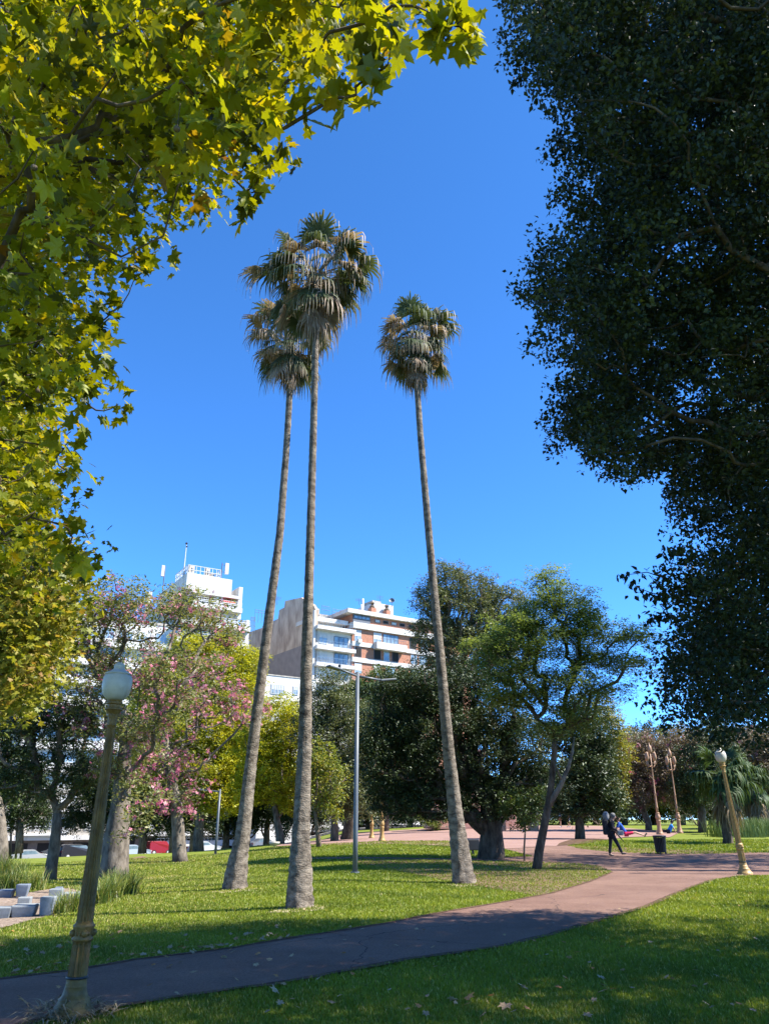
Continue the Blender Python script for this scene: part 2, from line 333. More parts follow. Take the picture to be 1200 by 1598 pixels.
# ------------------------------------------------------------------ tree skeleton
def skeleton(trunk, rads, C, mb, twig=.012, wob=.18, gam=.5, maxr=None, up=.25, nseg=3, minr=0.0):
    """trunk: list of points, limbs grown greedily from the upper trunk to each cluster centre"""
    nodes = [Vector(p) for p in trunk]; par = [i-1 for i in range(len(nodes))]; plen = [0.0]*len(nodes)
    for i in range(1, len(nodes)): plen[i] = plen[i-1] + (nodes[i]-nodes[i-1]).length
    nt_ = len(nodes); start = max(1, nt_//2)
    A = np.array([tuple(n) for n in nodes]); PL = np.array(plen)
    C = [Vector(c) for c in C]; top = nodes[-1]
    C.sort(key=lambda c: (c-top).length)
    A = list(A); leafn = []
    arr = np.zeros((len(C)*nseg+nt_+5, 3)); cnt = nt_; arr[:nt_] = np.array(A); pl = np.zeros(len(arr)); pl[:nt_] = PL
    for c in C:
        cc = np.array(c); dd = np.linalg.norm(arr[start:cnt]-cc, axis=1)
        below = np.clip(arr[start:cnt, 2]-cc[2], 0, None)
        j = int(np.argmin(dd*1.0 + .38*pl[start:cnt] + .6*below)) + start
        a = nodes[j]; L = (c-a).length; prev = j
        if L < 1e-3: continue
        side = Vector(rng.normal(size=3)); side *= wob*L
        for q in range(1, nseg+1):
            t = q/nseg; p = a.lerp(c, t) + side*math.sin(math.pi*t)*.5 + Vector((0, 0, up*L*math.sin(math.pi*t)*-.25))
            nodes.append(p); par.append(prev); pl[cnt] = pl[prev] + (p-nodes[prev]).length; arr[cnt] = p; prev = cnt; cnt += 1
        leafn.append(prev)
    wgt = [0.0]*len(nodes)
    for l in leafn:
        i = l
        while i >= 0: wgt[i] += 1; i = par[i]
    ch = {}
    for i, p in enumerate(par):
        if p >= 0 and i >= nt_: ch.setdefault(p, []).append(i)
    top_r = maxr or rads[-1]; wt = max(wgt[nt_-1], 1)
    def rad(i): return max(minr, min(top_r*.95, twig*(max(wgt[i], 1)**gam)))
    mb.tube(trunk, rads, 14, rough=.05)
    for i in range(len(nodes)):
        kids = ch.get(i, [])
        if not kids: continue
        big = max(kids, key=lambda k: wgt[k])
        for c0 in kids:
            if i >= nt_ and c0 == big: continue
            chain = [i, c0]; cur = c0
            while cur in ch:
                cur = max(ch[cur], key=lambda k: wgt[k]); chain.append(cur)
            rr = [rad(k) for k in chain]; rr[0] = min(rr[1]*1.15, top_r); rr[-1] *= .5
            mb.tube([nodes[k] for k in chain], rr, 6 if rr[0] > .03 else 4, cap=False)
    return nodes
def blobs3(blobs, Y):
    out = []
    for b in blobs:
        px, py, rx, ry = b[:4]; dy = b[4] if len(b) > 4 else 0
        c = P(px, py, Y+dy); k = depth(c)/1200
        out.append((c, rx*k, max(rx, ry)*k*.9, ry*k*1.03))
    return out
def blobpts(bl, dens, shell=.5):
    C = []
    for c, rx, ry, rz in bl:
        n = max(3, int(dens*(rx*ry*rz)**(2/3)))
        d = rng.normal(size=(n, 3)); d /= np.linalg.norm(d, axis=1)[:, None]
        r = shell + (1-shell)*rng.uniform(0, 1, n)**.6
        d *= r[:, None]; C.append(np.array(c) + d*np.array([rx, ry, rz]))
    return np.concatenate(C)
NP = 1.8
def tree(name, label, cat, base, trunkpx, blobs, leaf, dens=9, nper=60, rc=.55, size=.12, tm=None, bark='bark_brown', Y=None, flat=.8,
         up=.5, twig=.012, shell=.5, flowers=None, group=None, vr=(0, 1), droop=0, wob=.18, sv=.35, gam=.5, crown='crown', minr=0):
    b = G(*base) if Y is None else P(base[0], base[1], Y)
    if Y is None: Y = b.y
    t = thing(name, label, cat, b, group)
    pts = [Vector((b.x, b.y, b.z-.15))] + [P(px, py, Y) for px, py, w_ in trunkpx]
    k0 = trunkpx[0][2]; rads = [k0*1.15*depth(b)/2400] + [w_*depth(P(px, py, Y))/2400 for px, py, w_ in trunkpx]
    C = blobpts(blobs3(blobs, Y), dens, shell)
    mb = MB(); skeleton(pts, rads, C, mb, twig=twig, wob=wob, gam=gam, minr=minr)
    mb.build('trunk', M[bark], t, smooth=True)
    leaves(crown, C, int(nper*NP), rc, size, tm or T_leaf(), L_[leaf], t, flat=flat, up=up, vr=vr, droop=droop, sv=sv)
    if flowers:
        nf, npf, fs = flowers
        idx = rng.choice(len(C), min(nf, len(C)), replace=False)
        leaves('blossom', C[idx], npf, rc*.6, fs, T_flower(), L_['pink'], t, up=.2)
    return t, C

# ------------------------------------------------------------------ ground sheets
def lines(segs):
    out = []
    for a, b, st in segs: out += list(np.arange(a, b, st))
    return np.array(out + [segs[-1][1]])
GX = lines([(-1600, -400, 200), (-400, -120, 40), (-120, -44, 4), (-44, 44, 1), (44, 120, 4), (120, 400, 40), (400, 1600, 200)])
GY = lines([(-400, -40, 60), (-40, 0, 8), (0, 60, 1), (60, 130, 2.5), (130, 200, 10), (200, 400, 50), (400, 2000, 200)])
def grid(name, xs, ys, m, dz=0):
    X, Yy = np.meshgrid(xs, ys); Z = H(X, Yy) + dz
    V = np.stack([X.ravel(), Yy.ravel(), Z.ravel()], 1); nx = len(xs); i = np.arange(len(ys)-1)[:, None]*nx + np.arange(nx-1)[None]
    i = i.ravel(); F = np.stack([i, i+1, i+nx+1, i+nx], 1)
    return tag(npmesh(name, V, F, m, smooth=True), kind='structure')
grid('ground', GX, GY, M['lawn'])
def sheet(name, poly, m, dz, thick=True):
    bm = bmesh.new(); vs = [bm.verts.new((p[0], p[1], 0)) for p in poly]; bm.faces.new(vs)
    xs = [p[0] for p in poly]; ys = [p[1] for p in poly]
    bmesh.ops.triangulate(bm, faces=bm.faces[:])
    for g in GX:
        if min(xs) < g < max(xs): bmesh.ops.bisect_plane(bm, geom=bm.verts[:]+bm.edges[:]+bm.faces[:], plane_co=(g, 0, 0), plane_no=(1, 0, 0))
    for g in GY:
        if min(ys) < g < max(ys): bmesh.ops.bisect_plane(bm, geom=bm.verts[:]+bm.edges[:]+bm.faces[:], plane_co=(0, g, 0), plane_no=(0, 1, 0))
    for v in bm.verts: v.co.z = h(v.co.x, v.co.y) + dz
    bmesh.ops.recalc_face_normals(bm, faces=bm.faces[:])
    if sum(f.normal.z for f in bm.faces) < 0: bmesh.ops.reverse_faces(bm, faces=bm.faces[:])
    me = bpy.data.meshes.new(name); bm.to_mesh(me); bm.free()
    return tag(link(name, me, None, m), kind='structure')
def gp(pts): return [tuple(G(*p))[:2] for p in pts]
def wiggle(poly, amp=.05, step=.35, maxy=45):
    out = []
    for i, a in enumerate(poly):
        b = poly[(i+1) % len(poly)]; L = math.dist(a, b); n = max(1, int(L/step)) if max(a[1], b[1]) < maxy else 1
        for k in range(n):
            t = k/n; x = a[0]+(b[0]-a[0])*t; y = a[1]+(b[1]-a[1])*t
            if n > 1: x += random.uniform(-amp, amp)*.6; y += random.uniform(-amp, amp)
            out.append((x, y))
    return out
def smooth_poly(pts, it=1):
    for _ in range(it):
        q = []
        for i in range(len(pts)):
            a, b = pts[i], pts[(i+1) % len(pts)]
            q += [(a[0]*.75+b[0]*.25, a[1]*.75+b[1]*.25), (a[0]*.25+b[0]*.75, a[1]*.25+b[1]*.75)]
        pts = q
    return pts
far_edge = [(956, 1362), (927, 1375), (860, 1396), (780, 1411), (696, 1425), (605, 1443), (500, 1460), (360, 1483), (210, 1501), (105, 1519), (0, 1531), (-160, 1552)]
near_edge = [(-160, 1650), (63, 1596), (182, 1575), (420, 1541), (640, 1500), (780, 1480), (860, 1461), (930, 1440), (1008, 1417), (1054, 1396), (1112, 1375), (1154, 1368), (1200, 1367), (1420, 1366)]
far_right = [(1420, 1333), (1200, 1332), (1096, 1334), (1025, 1334), (950, 1331), (905, 1326), (885, 1321), (840, 1319), (786, 1326), (833, 1338), (700, 1341), (480, 1340), (480, 1342.4), (700, 1344), (830, 1346.5), (900, 1349), (935, 1353)]
polyA = gp(near_edge + far_right + far_edge)
sheet('path', wiggle(polyA, .035), M['asphalt'], .02)
polyB = gp([(430, 1322), (500, 1317.5), (560, 1313.5), (640, 1312.5), (700, 1313.5), (786, 1326), (840, 1319), (885, 1321), (930, 1313), (975, 1308), (1030, 1305)]) + [(19, 56), (24, 68), (24, 94), (-4, 94), (-7, 75)]
def ribbon(pts, w0, w1):
    a = []; b_ = []
    P_ = []
    for i in range(len(pts)-1):
        n = max(1, int(math.dist(pts[i], pts[i+1])/.3))
        for k in range(n): t = k/n; P_.append((pts[i][0]+(pts[i+1][0]-pts[i][0])*t, pts[i][1]+(pts[i+1][1]-pts[i][1])*t))
    for i in range(1, len(P_)-1):
        dx, dy = P_[i+1][0]-P_[i-1][0], P_[i+1][1]-P_[i-1][1]; L = math.hypot(dx, dy) or 1; nx, ny = -dy/L, dx/L
        u = random.uniform(.35, 1)*w0; v = random.uniform(.35, 1)*w1; a.append((P_[i][0]+nx*u, P_[i][1]+ny*u)); b_.append((P_[i][0]-nx*v, P_[i][1]-ny*v))
    return a + b_[::-1]
for e_ in (gp(near_edge[:-2]), gp(far_edge)): sheet('bare_soil', ribbon(e_, .09, .09), M['soil'], .026)
sheet('plaza', polyB, M['plaza'], .03)
sheet('side_path', gp([(175, 1351), (200, 1341), (222, 1337), (268, 1344), (262, 1348), (215, 1350)]), M['asphalt'], .02)
polyD = gp([(-90, 1425), (-40, 1404), (20, 1401), (60, 1391), (100, 1387), (128, 1392), (150, 1400), (120, 1421), (80, 1431), (50, 1437), (20, 1446), (-20, 1455), (-90, 1468)])
sheet('gravel_bed', wiggle(smooth_poly(polyD), .06), M['gravel'], .018)
sheet('sandy_patch', wiggle(smooth_poly(gp([(215, 1372), (235, 1369), (270, 1367), (283, 1368), (262, 1372), (235, 1374)])), .05), M['sand'], .012)
sheet('bare_soil', wiggle(smooth_poly(gp([(470, 1344), (560, 1343), (700, 1344.5), (760, 1343), (800, 1348), (850, 1352), (800, 1353), (740, 1348), (600, 1346.5), (520, 1346)])), .15), M['soil'], .008)
sheet('bare_soil', wiggle(smooth_poly(gp([(80, 1396), (60, 1389), (110, 1383), (150, 1380), (190, 1374), (235, 1380), (190, 1386), (140, 1389)])), .12), M['soil'], .006)
sheet('bare_soil', wiggle(smooth_poly(gp([(860, 1322), (905, 1310), (955, 1311), (930, 1316), (895, 1320)])), .1), M['soil'], .045)
for bx, by, rr_ in ((466, 1420, .62), (366, 1391, .6), (724, 1382, .62), (178, 1374, 1.3), (282, 1346, .9), (78, 1374, .6), (836, 1358, .6), (766, 1341, 1.6)):
    g0 = G(bx, by); sheet('bare_soil', [(g0.x+math.cos(k*.35)*rr_*random.uniform(.75, 1.25), g0.y+math.sin(k*.35)*rr_*random.uniform(.75, 1.25)) for k in range(18)], M['sand' if rr_ < .7 else 'soil'], .014)
# street
SD = Vector((.846, .533)); SN = Vector((.533, -.846)); SO = Vector((-32.3, 120.0))
def st(u, o, z=0): q = SO + SD*u + SN*o; return Vector((q.x, q.y, z))
sheet('road', [tuple(st(u, o))[:2] for u, o in ((-45, 4.5), (60, 4.5), (60, 15), (-45, 15))], M['road'], .03)
sheet('pavement', [tuple(st(u, o))[:2] for u, o in ((-45, -1), (60, -1), (60, 4.5), (-45, 4.5))], M['sidewalk'], .12)

# ------------------------------------------------------------------ grass blades
def inpoly(x, y, poly):
    c = np.zeros(len(x), bool); n = len(poly)
    for i in range(n):
        x1, y1 = poly[i]; x2, y2 = poly[(i+1) % n]
        if y1 == y2: continue
        c ^= ((y1 > y) != (y2 > y)) & (x < (x2-x1)*(y-y1)/(y2-y1)+x1)
    return c
def grass():
    N = 950000
    u = rng.uniform(0, 1, N); y = 4.2*(50/4.2)**(u**.85)
    x = rng.uniform(-1, 1, N)*(y*.56+1.2)
    keep = ~inpoly(x, y, polyA) & ~inpoly(x, y, polyB) & ~inpoly(x, y, polyD)
    x, y = x[keep], y[keep]; z = H(x, y); n = len(x)
    hh = (.022 + .0009*y)*rng.uniform(.5, 1.5, n); ww = (.0026 + .00060*y)*rng.uniform(.7, 1.4, n)
    a = rng.uniform(0, 2*np.pi, n); bend = rng.uniform(.1, .9, n)*hh; b = rng.uniform(0, 2*np.pi, n)
    V = np.zeros((n, 3, 3)); V[:, 0] = np.stack([x-np.cos(a)*ww, y-np.sin(a)*ww, z-.004], 1)
    V[:, 1] = np.stack([x+np.cos(a)*ww, y+np.sin(a)*ww, z-.004], 1)
    V[:, 2] = np.stack([x+np.cos(b)*bend, y+np.sin(b)*bend, z+hh], 1)
    pn = .5+.22*np.sin(x*1.3+np.sin(y*.9)*2)+.2*np.sin(y*2.1+x*.7)+.12*np.sin(x*5+y*3)
    v = np.clip(.12+.45*pn*rng.uniform(.4, 1.3, n), 0, .75)
    pt = np.sin(x*.9+2*np.sin(y*.37))*np.sin(y*.8+np.sin(x*.6)*1.7)
    dry = (rng.uniform(0, 1, n) < .05+.16*np.clip((-x-2)/4, 0, 1)+.16*np.clip(pt-.45, 0, 1)); v[dry] = rng.uniform(.8, 1, dry.sum())
    o = npmesh('grass', V.reshape(-1, 3), np.arange(n*3).reshape(-1, 3), L_['grass'], None, np.repeat(v, 3))
    tag(o, 'short green lawn grass either side of the path', 'grass', kind='stuff')
grass()
# ------------------------------------------------------------------ tall palms
def fan(mb_v, mb_f, mb_a, hub, az, el, Lp, B, dead=0.0, nseg=24, span=105, droop=1.0, rnd=None, wseg=1.0):
    rnd = rnd or random
    d = Vector((math.cos(az)*math.cos(el), math.sin(az)*math.cos(el), math.sin(el)))
    # petiole
    pts = []; p = Vector(hub); dd = d.copy()
    for i in range(5):
        pts.append(p.copy()); p = p + dd*(Lp/4); dd = (dd*(1-.06*droop) + Vector((0, 0, -.07*droop))).normalized()
    r0 = .022
    k = len(mb_v); t = MB(); t.tube(pts, [r0, .018, .015, .012, .01], 5, cap=False)
    mb_v += t.v; mb_f += [tuple(i+k for i in f) for f in t.f]; mb_a += [.42 + .3*dead]*len(t.v)
    base = pts[-1]; right = Vector((-math.sin(az), math.cos(az), 0)); nrm = dd.cross(right)
    cup = rnd.uniform(.1, .45)
    for j in range(nseg):
        ph = R(-span + 2*span*j/(nseg-1)) + rnd.uniform(-.03, .03)
        sdv = (dd*math.cos(ph) + right*math.sin(ph) - nrm*cup*abs(math.sin(ph))*.6).normalized()
        L = B*(1 - .18*abs(ph)/R(span))*rnd.uniform(.75, 1.25)
        wv = sdv.cross(nrm).normalized(); p = base.copy(); cur = sdv.copy()
        ss = [0, .24, .46, .66, .86, 1.12]; wd = [.006, .20, .26, .15, .09, .02]
        ws = 2*R(span)/(nseg-1)*B*.62*wseg; tan_t = rnd.uniform(0, 1)
        k = len(mb_v)
        for q in range(6):
            if q:
                stp = (ss[q]-ss[q-1])*L; p = p + cur*stp
                g = [0, .05, .26, .68, .9, .95][q]*droop*rnd.uniform(.75, 1.2)
                cur = (cur*(1-min(g, .95)) + Vector((rnd.uniform(-.06, .06), rnd.uniform(-.06, .06), -1))*min(g, .95)).normalized()
            hw = wd[q]*ws*1.9
            wv2 = wv if q < 3 else (wv + Vector((rnd.uniform(-.5, .5), rnd.uniform(-.5, .5), 0))*.6).normalized()
            mb_v.append(tuple(p - wv2*hw)); mb_v.append(tuple(p + wv2*hw))
            if dead >= 1: v = .78 + .2*rnd.random() if q < 5 else .7
            else:
                tip = [0, 0, .05, .3, .75, 1][q]; v = .06 + .2*rnd.random()*.6 + tip*dead*(.45+.5*tan_t)
            a = min(1, max(0, v)); mb_a += [a, a]
        mb_f += [(k+2*q, k+2*q+1, k+2*q+3, k+2*q+2) for q in range(5)]
def frond(name, parent, m, *a, **kw):
    V, F, A = [], [], []; fan(V, F, A, *a, **kw)
    return npmesh(name, np.array(V, float), np.array(F), m, parent, np.array(A))
def noisy_trunk(pts, rads, n=24, sub=110, amp=.06, rings=True, seed=0):
    """smooth resampled tapering trunk with irregular surface"""
    rr = np.random.default_rng(seed); pts = [Vector(p) for p in pts]
    d = [0]
    for a, b in zip(pts, pts[1:]): d.append(d[-1] + (b-a).length)
    tt = np.linspace(0, 1, sub)**1.0*d[-1]; xs = [np.interp(tt, d, [p[k] for p in pts]) for k in range(3)]; rs = np.interp(tt, d, rads)
    for k in range(3):
        for _ in range(6): xs[k][1:-1] = (xs[k][:-2]+2*xs[k][1:-1]+xs[k][2:])/4
    for _ in range(3): rs[1:-1] = (rs[:-2]+2*rs[1:-1]+rs[2:])/4
    V = []; ph = rr.uniform(0, 6, 8)
    for i in range(sub):
        z = tt[i]; ring = 1 + (.03 if rings and i % 2 else 0)
        am = amp*(1 + 1.8*math.exp(-z/1.2))
        for j in range(n):
            a = 2*math.pi*j/n
            q = ring + am*(.4*math.sin(3*a+ph[0]+z*.8) + .3*math.sin(5*a+ph[1]-z*1.7) + .5*math.sin(9*a+ph[2]+5*z)*math.sin(4*z+ph[3])) + rr.normal()*am*.45
            V.append((xs[0][i]+math.cos(a)*rs[i]*q, xs[1][i]+math.sin(a)*rs[i]*q, xs[2][i]))
    F = [(i*n+j, i*n+(j+1) % n, (i+1)*n+(j+1) % n, (i+1)*n+j) for i in range(sub-1) for j in range(n)]
    return np.array(V), np.array(F)
def tall_palm(label, px, hubpx, seed, fr_scale=1.0, extra=()):
    b = G(px[0][0], px[0][1]-2); Y = b.y
    t = thing('palm_tree', label, 'palm tree', b, 'three tall fan palms on the lawn')
    pts = [Vector((b.x, b.y, b.z-.12))] + [P(x, y, Y) for x, y, w_ in px[1:]] ; rads = [w_*depth(P(x, y, Y))/2400 for x, y, w_ in px]
    hub = P(hubpx[0], hubpx[1], Y); pts.append(hub + Vector((0, 0, -.1))); rads.append(.13)
    V, F = noisy_trunk(pts, rads, sub=170, seed=seed); npmesh('trunk', V, F, M['bark_palm'], t, smooth=True)
    rd = random.Random(seed)
    ax = (Vector(pts[-1])-Vector(pts[-2])).normalized()
    def put(k, az, el, Lp, B, down, dead, droop, span=105, ns=24):
        hb = hub - ax*down + Vector((math.cos(az), math.sin(az), 0))*.1
        frond(k, t, L_['palm'], hb, az, el, Lp*fr_scale, B*fr_scale, dead=dead, droop=droop, span=span, rnd=rd, nseg=ns, wseg=.8)
    for i in range(9): put('frond', i*2.4+rd.random()*.5, R(rd.uniform(45, 80)), rd.uniform(.85, 1.2), rd.uniform(.8, 1.0), 0, rd.choice([.2, .6, .9]), 1.1, 115, 28)
    for i in range(16): put('frond', i*2.4+rd.random()*.6+1, R(rd.uniform(10, 46)), rd.uniform(.6, 1.35), rd.uniform(.7, 1.15), .1, rd.choice([.1, .8, 1.1, 1.0]), 1.15, 110, 22)
    for i in range(15): put('frond', rd.uniform(0, 6.28), R(rd.uniform(-25, 12)), rd.uniform(.5, 1.25), rd.uniform(.7, 1.2), .3, rd.choice([.4, 1.1, .9, .6]), 1.1, 105, 24)
    for i in range(9): put('frond', rd.uniform(0, 6.28), R(rd.uniform(-62, -30)), rd.uniform(.35, 1.15), rd.uniform(.7, 1.15), .5, rd.choice([.3, .4, 1.0, .7]), 1.0, 90, 22)
    for i in range(12): put('dead_frond', i*2.4+rd.random()*.7, R(rd.uniform(-84, -66)), rd.uniform(.25, .6), rd.uniform(.7, .95), .7+rd.random()*.5, 1.1, .8, 60, 20)
    for (az, el, Lp) in extra: put('dead_frond', az, R(el), Lp, 1.1, .1, 1.1, 1.1, 40, 14)
    V, F, A = [], [], []
    for i in range(240):
        a = rd.random()*6.28; rr_ = rd.uniform(.25, 1.45)*fr_scale; zz = hub.z + rd.uniform(-.95, .75)*fr_scale*(1.15 - .35*rr_); L = rd.uniform(.35, .95)*fr_scale; k = len(V)
        p = Vector((hub.x+math.cos(a)*rr_, hub.y+math.sin(a)*rr_, zz)); sw = Vector((rd.uniform(-1, 1), rd.uniform(-1, 1), 0)).normalized()*rd.uniform(.006, .016); dv = Vector((rd.uniform(-.12, .12), rd.uniform(-.12, .12), -1))
        for q in range(4):
            V += [tuple(p-sw*(1-.22*q)), tuple(p+sw*(1-.22*q))]; p = p + dv*L/3; dv = (dv + Vector((rd.uniform(-.15, .15), rd.uniform(-.15, .15), -.1))).normalized()
        F += [(k+2*q, k+2*q+1, k+2*q+3, k+2*q+2) for q in range(3)]; A += [rd.uniform(.6, 1)]*8
    tag(npmesh('dead_strands', np.array(V), np.array(F), L_['palm'], t, np.array(A)), kind='stuff')
    mb = MB()
    for i in range(26):
        a = rd.random()*6.28; z0 = rd.uniform(.1, 1.3); p = hub - ax*z0
        mb.tube([p, p+Vector((math.cos(a)*.16, math.sin(a)*.16, .12)), p+Vector((math.cos(a)*.26, math.sin(a)*.26, .02))], [.03, .022, .01], 5)
    mb.build('old_leaf_base', M['bark_brown'], t)
    return t
tall_palm('tallest palm with the frontmost trunk, standing in the middle of the three', [(466, 1420, 43), (467, 1392, 39), (468, 1350, 34), (470, 1290, 26), (475, 1180, 21.5), (478, 1050, 17.5), (482, 920, 14.5), (486, 780, 12), (491, 600, 10), (493, 530, 9.5)], (492, 424), 3, .93, extra=((3.0, 20, 1.5), (3.3, 8, 1.4)))
tall_palm('left palm whose trunk leans in towards the tallest one', [(366, 1391, 37), (370, 1355, 31), (378, 1310, 23), (388, 1220, 18.5), (400, 1120, 16), (418, 980, 14.5), (437, 830, 12), (447, 700, 10), (452, 620, 9.5)], (452, 528), 5, .92)
tall_palm('right palm standing apart, slender trunk leaning to the left', [(724, 1382, 37), (720, 1345, 30), (710, 1265, 22), (700, 1170, 18), (690, 1060, 15), (675, 900, 12), (663, 760, 10.5), (656, 680, 9.5), (652, 620, 9)], (645, 527), 8, .88)

# smaller fan palms
def fan_palm(label, base, hubpx, wtr, nf, Lp, B, seed, skirt=8, Y=None, leafm='fpalm'):
    b = G(*base) if Y is None else Vector((P(*base, Y).x, Y, h(P(*base, Y).x, Y)))
    t = thing('fan_palm', label, 'palm tree', b); hub = P(hubpx[0], hubpx[1], b.y)
    V, F = noisy_trunk([b+Vector((0, 0, -.1)), b.lerp(hub, .5), hub], [wtr*1.2, wtr, wtr*.8], n=14, sub=40, seed=seed)
    npmesh('trunk', V, F, M['bark_dark'], t, smooth=True); rd = random.Random(seed)
    for i in range(nf):
        el = R(rd.uniform(-40, 75)); frond('frond', t, L_[leafm], hub, i*2.4+rd.random(), el, Lp*rd.uniform(.7, 1.1), B*rd.uniform(.85, 1.1), dead=rd.choice([0, .2, .5]), droop=.95, nseg=18, rnd=rd)
    for i in range(skirt):
        frond('dead_frond', t, L_[leafm], hub-Vector((0, 0, rd.random()*.8)), i*2.4+rd.random(), R(rd.uniform(-80, -60)), Lp*.6, B*1.1, dead=1.1, droop=.7, nseg=14, rnd=rd, span=60)
    return t
fan_palm('dark fan palm with broad drooping fronds beyond the right white globe lamp', (1136, 1318), (1127, 1212), .22, 28, 1.25, 1.2, 21, 16)
fan_palm('fan palm with brown hanging skirt in the plant bed at the right edge', (1178, 1303), (1172, 1228), .35, 22, 1.4, 1.3, 22, 14)
fan_palm('pale trunked fan palm with brown skirt between the street light and the dark tree', (543, 1318), (572, 1112), .42, 26, 1.9, 1.7, 23, 14, Y=60)

# ------------------------------------------------------------------ globe lamps
def globe_lamp(label, base, zpx, top, scale, m, leanx=0, detail=True, group='globe lamp posts beside the path'):
    """base: ground point, height in metres to the top of the finial"""
    t = thing('lamp_post', label, 'street lamp', base, group)
    Hh = top; u = Hh/3.45
    q = Matrix.Rotation(leanx, 3, 'Y'); c = Vector(base)
    def L(name, prof, mm, par=t, **k):
        mb = MB(); mb.lathe([(r*u, z*u) for r, z in prof], c=c, M4=q, **k); return mb.build(name, mm, par, smooth=not k.get('flutes'))
    L('base', [(.21, -.05), (.21, .05), (.185, .07), (.17, .10), (.145, .14), (.15, .155), (.125, .17), (.112, .21), (.10, .26)], m)
    L('lower_shaft', [(.10, .26), (.096, .30), (.096, .32), (.093, .34), (.092, .45), (.089, .62), (.088, .645)], m, flutes=12, fd=.24, frng=(.33*u, .63*u))
    k = L('collar', [(.092, .645), (.102, .655), (.105, .67), (.098, .685), (.098, .76), (.106, .775), (.106, .79), (.092, .80), (.084, .815)], m)
    if detail:
        mb = MB()
        for i in range(4):
            a = i*math.pi/2+.5; mb.sphere(c + q @ Vector((math.cos(a)*.098*u, math.sin(a)*.098*u, .72*u)), .034*u, 10, 8, (1, 1, 1))
            for j in range(1, 4):
                a2 = a + j*math.pi/8; mb.tube([c + q @ Vector((math.cos(a2+dx)*.1*u, math.sin(a2+dx)*.1*u, zz*u)) for dx, zz in ((-.06, .70), (0, .745), (.06, .70))], [.007*u]*3, 6)
        mb.build('rosette', m, k, smooth=True)
        mb = MB(); mb.lathe([(.105*u, .325*u), (.108*u, .335*u), (.105*u, .345*u)], c=c, M4=q); mb.build('band', M['black'], t)
    L('shaft', [(.083, .815), (.082, .83), (.078, 1.2), (.066, 1.8), (.052, 2.4), (.045, 2.70), (.045, 2.72)], m, flutes=12, fd=.26, frng=(.83*u, 2.7*u))
    L('capital', [(.045, 2.72), (.052, 2.73), (.048, 2.745), (.05, 2.80), (.062, 2.85), (.082, 2.885), (.095, 2.895), (.095, 2.91), (.07, 2.92), (.072, 2.95), (.086, 2.96), (.086, 2.98), (.075, 2.985), (.08, 3.0)], m, flutes=12, fd=.07, frng=(2.75*u, 2.88*u))
    g = L('lamp_globe', [(.075, 3.0), (.10, 3.015), (.135, 3.06), (.155, 3.12), (.162, 3.18), (.158, 3.235), (.145, 3.27), (.135, 3.28)], M['globe'])
    L('globe_cap', [(.142, 3.28), (.148, 3.285), (.142, 3.295), (.115, 3.31), (.082, 3.325), (.062, 3.345), (.056, 3.36), (.062, 3.375), (.056, 3.395), (.036, 3.41), (.02, 3.42)], M['globe'])
    L('finial', [(.014, 3.415), (.018, 3.43), (.008, 3.445), (.006, 3.49), (.002, 3.52)], M['gold'])
    return t
b1 = G(112, 1588); d1 = depth(b1)
ztop = P(180, 1030, b1.y).z - b1.z
globe_lamp('fluted bronze lamp post in the left foreground with dry straw round its foot', b1, None, ztop*1.0, 1, M['gold'], leanx=R(.5))
b2 = G(1163, 1366); ztop2 = P(1120, 1167, b2.y).z - b2.z
globe_lamp('pale gold lamp post leaning left where the path meets the right lawn', b2, None, ztop2*1.01, 1, M['gold_light'], leanx=R(-3.2))
# straw at the foot
mb = MB(); V = []; F = []; A = []
for i in range(420):
    a = random.uniform(0, 6.28); r = random.uniform(.12, .42)**1.0; z = b1.z + random.uniform(.0, .16)*(1.2-r*2)
    p = Vector((b1.x + math.cos(a)*r, b1.y + math.sin(a)*r, max(z, b1.z+.01))); dr = Vector((math.cos(a+random.uniform(-1.4, 1.4)), math.sin(a+random.uniform(-1.4, 1.4)), random.uniform(-.3, .35)))*random.uniform(.06, .2)
    sdv = Vector((-dr.y, dr.x, 0)).normalized()*random.uniform(.003, .009); md = p+dr*.5+Vector((0, 0, random.uniform(0, .04))); k = len(V)
    V += [tuple(p-sdv), tuple(p+sdv), tuple(md+sdv), tuple(md-sdv), tuple(p+dr*1.0-sdv*.2), tuple(p+dr+sdv*.2)]
    F += [(k, k+1, k+2, k+3), (k+3, k+2, k+5, k+4)]; A += [random.random()]*6
tag(npmesh('dry_straw', np.array(V), np.array(F), L_['straw'], None, np.array(A)), 'dry straw and dead leaves heaped round the lamp foot', 'straw', kind='stuff')

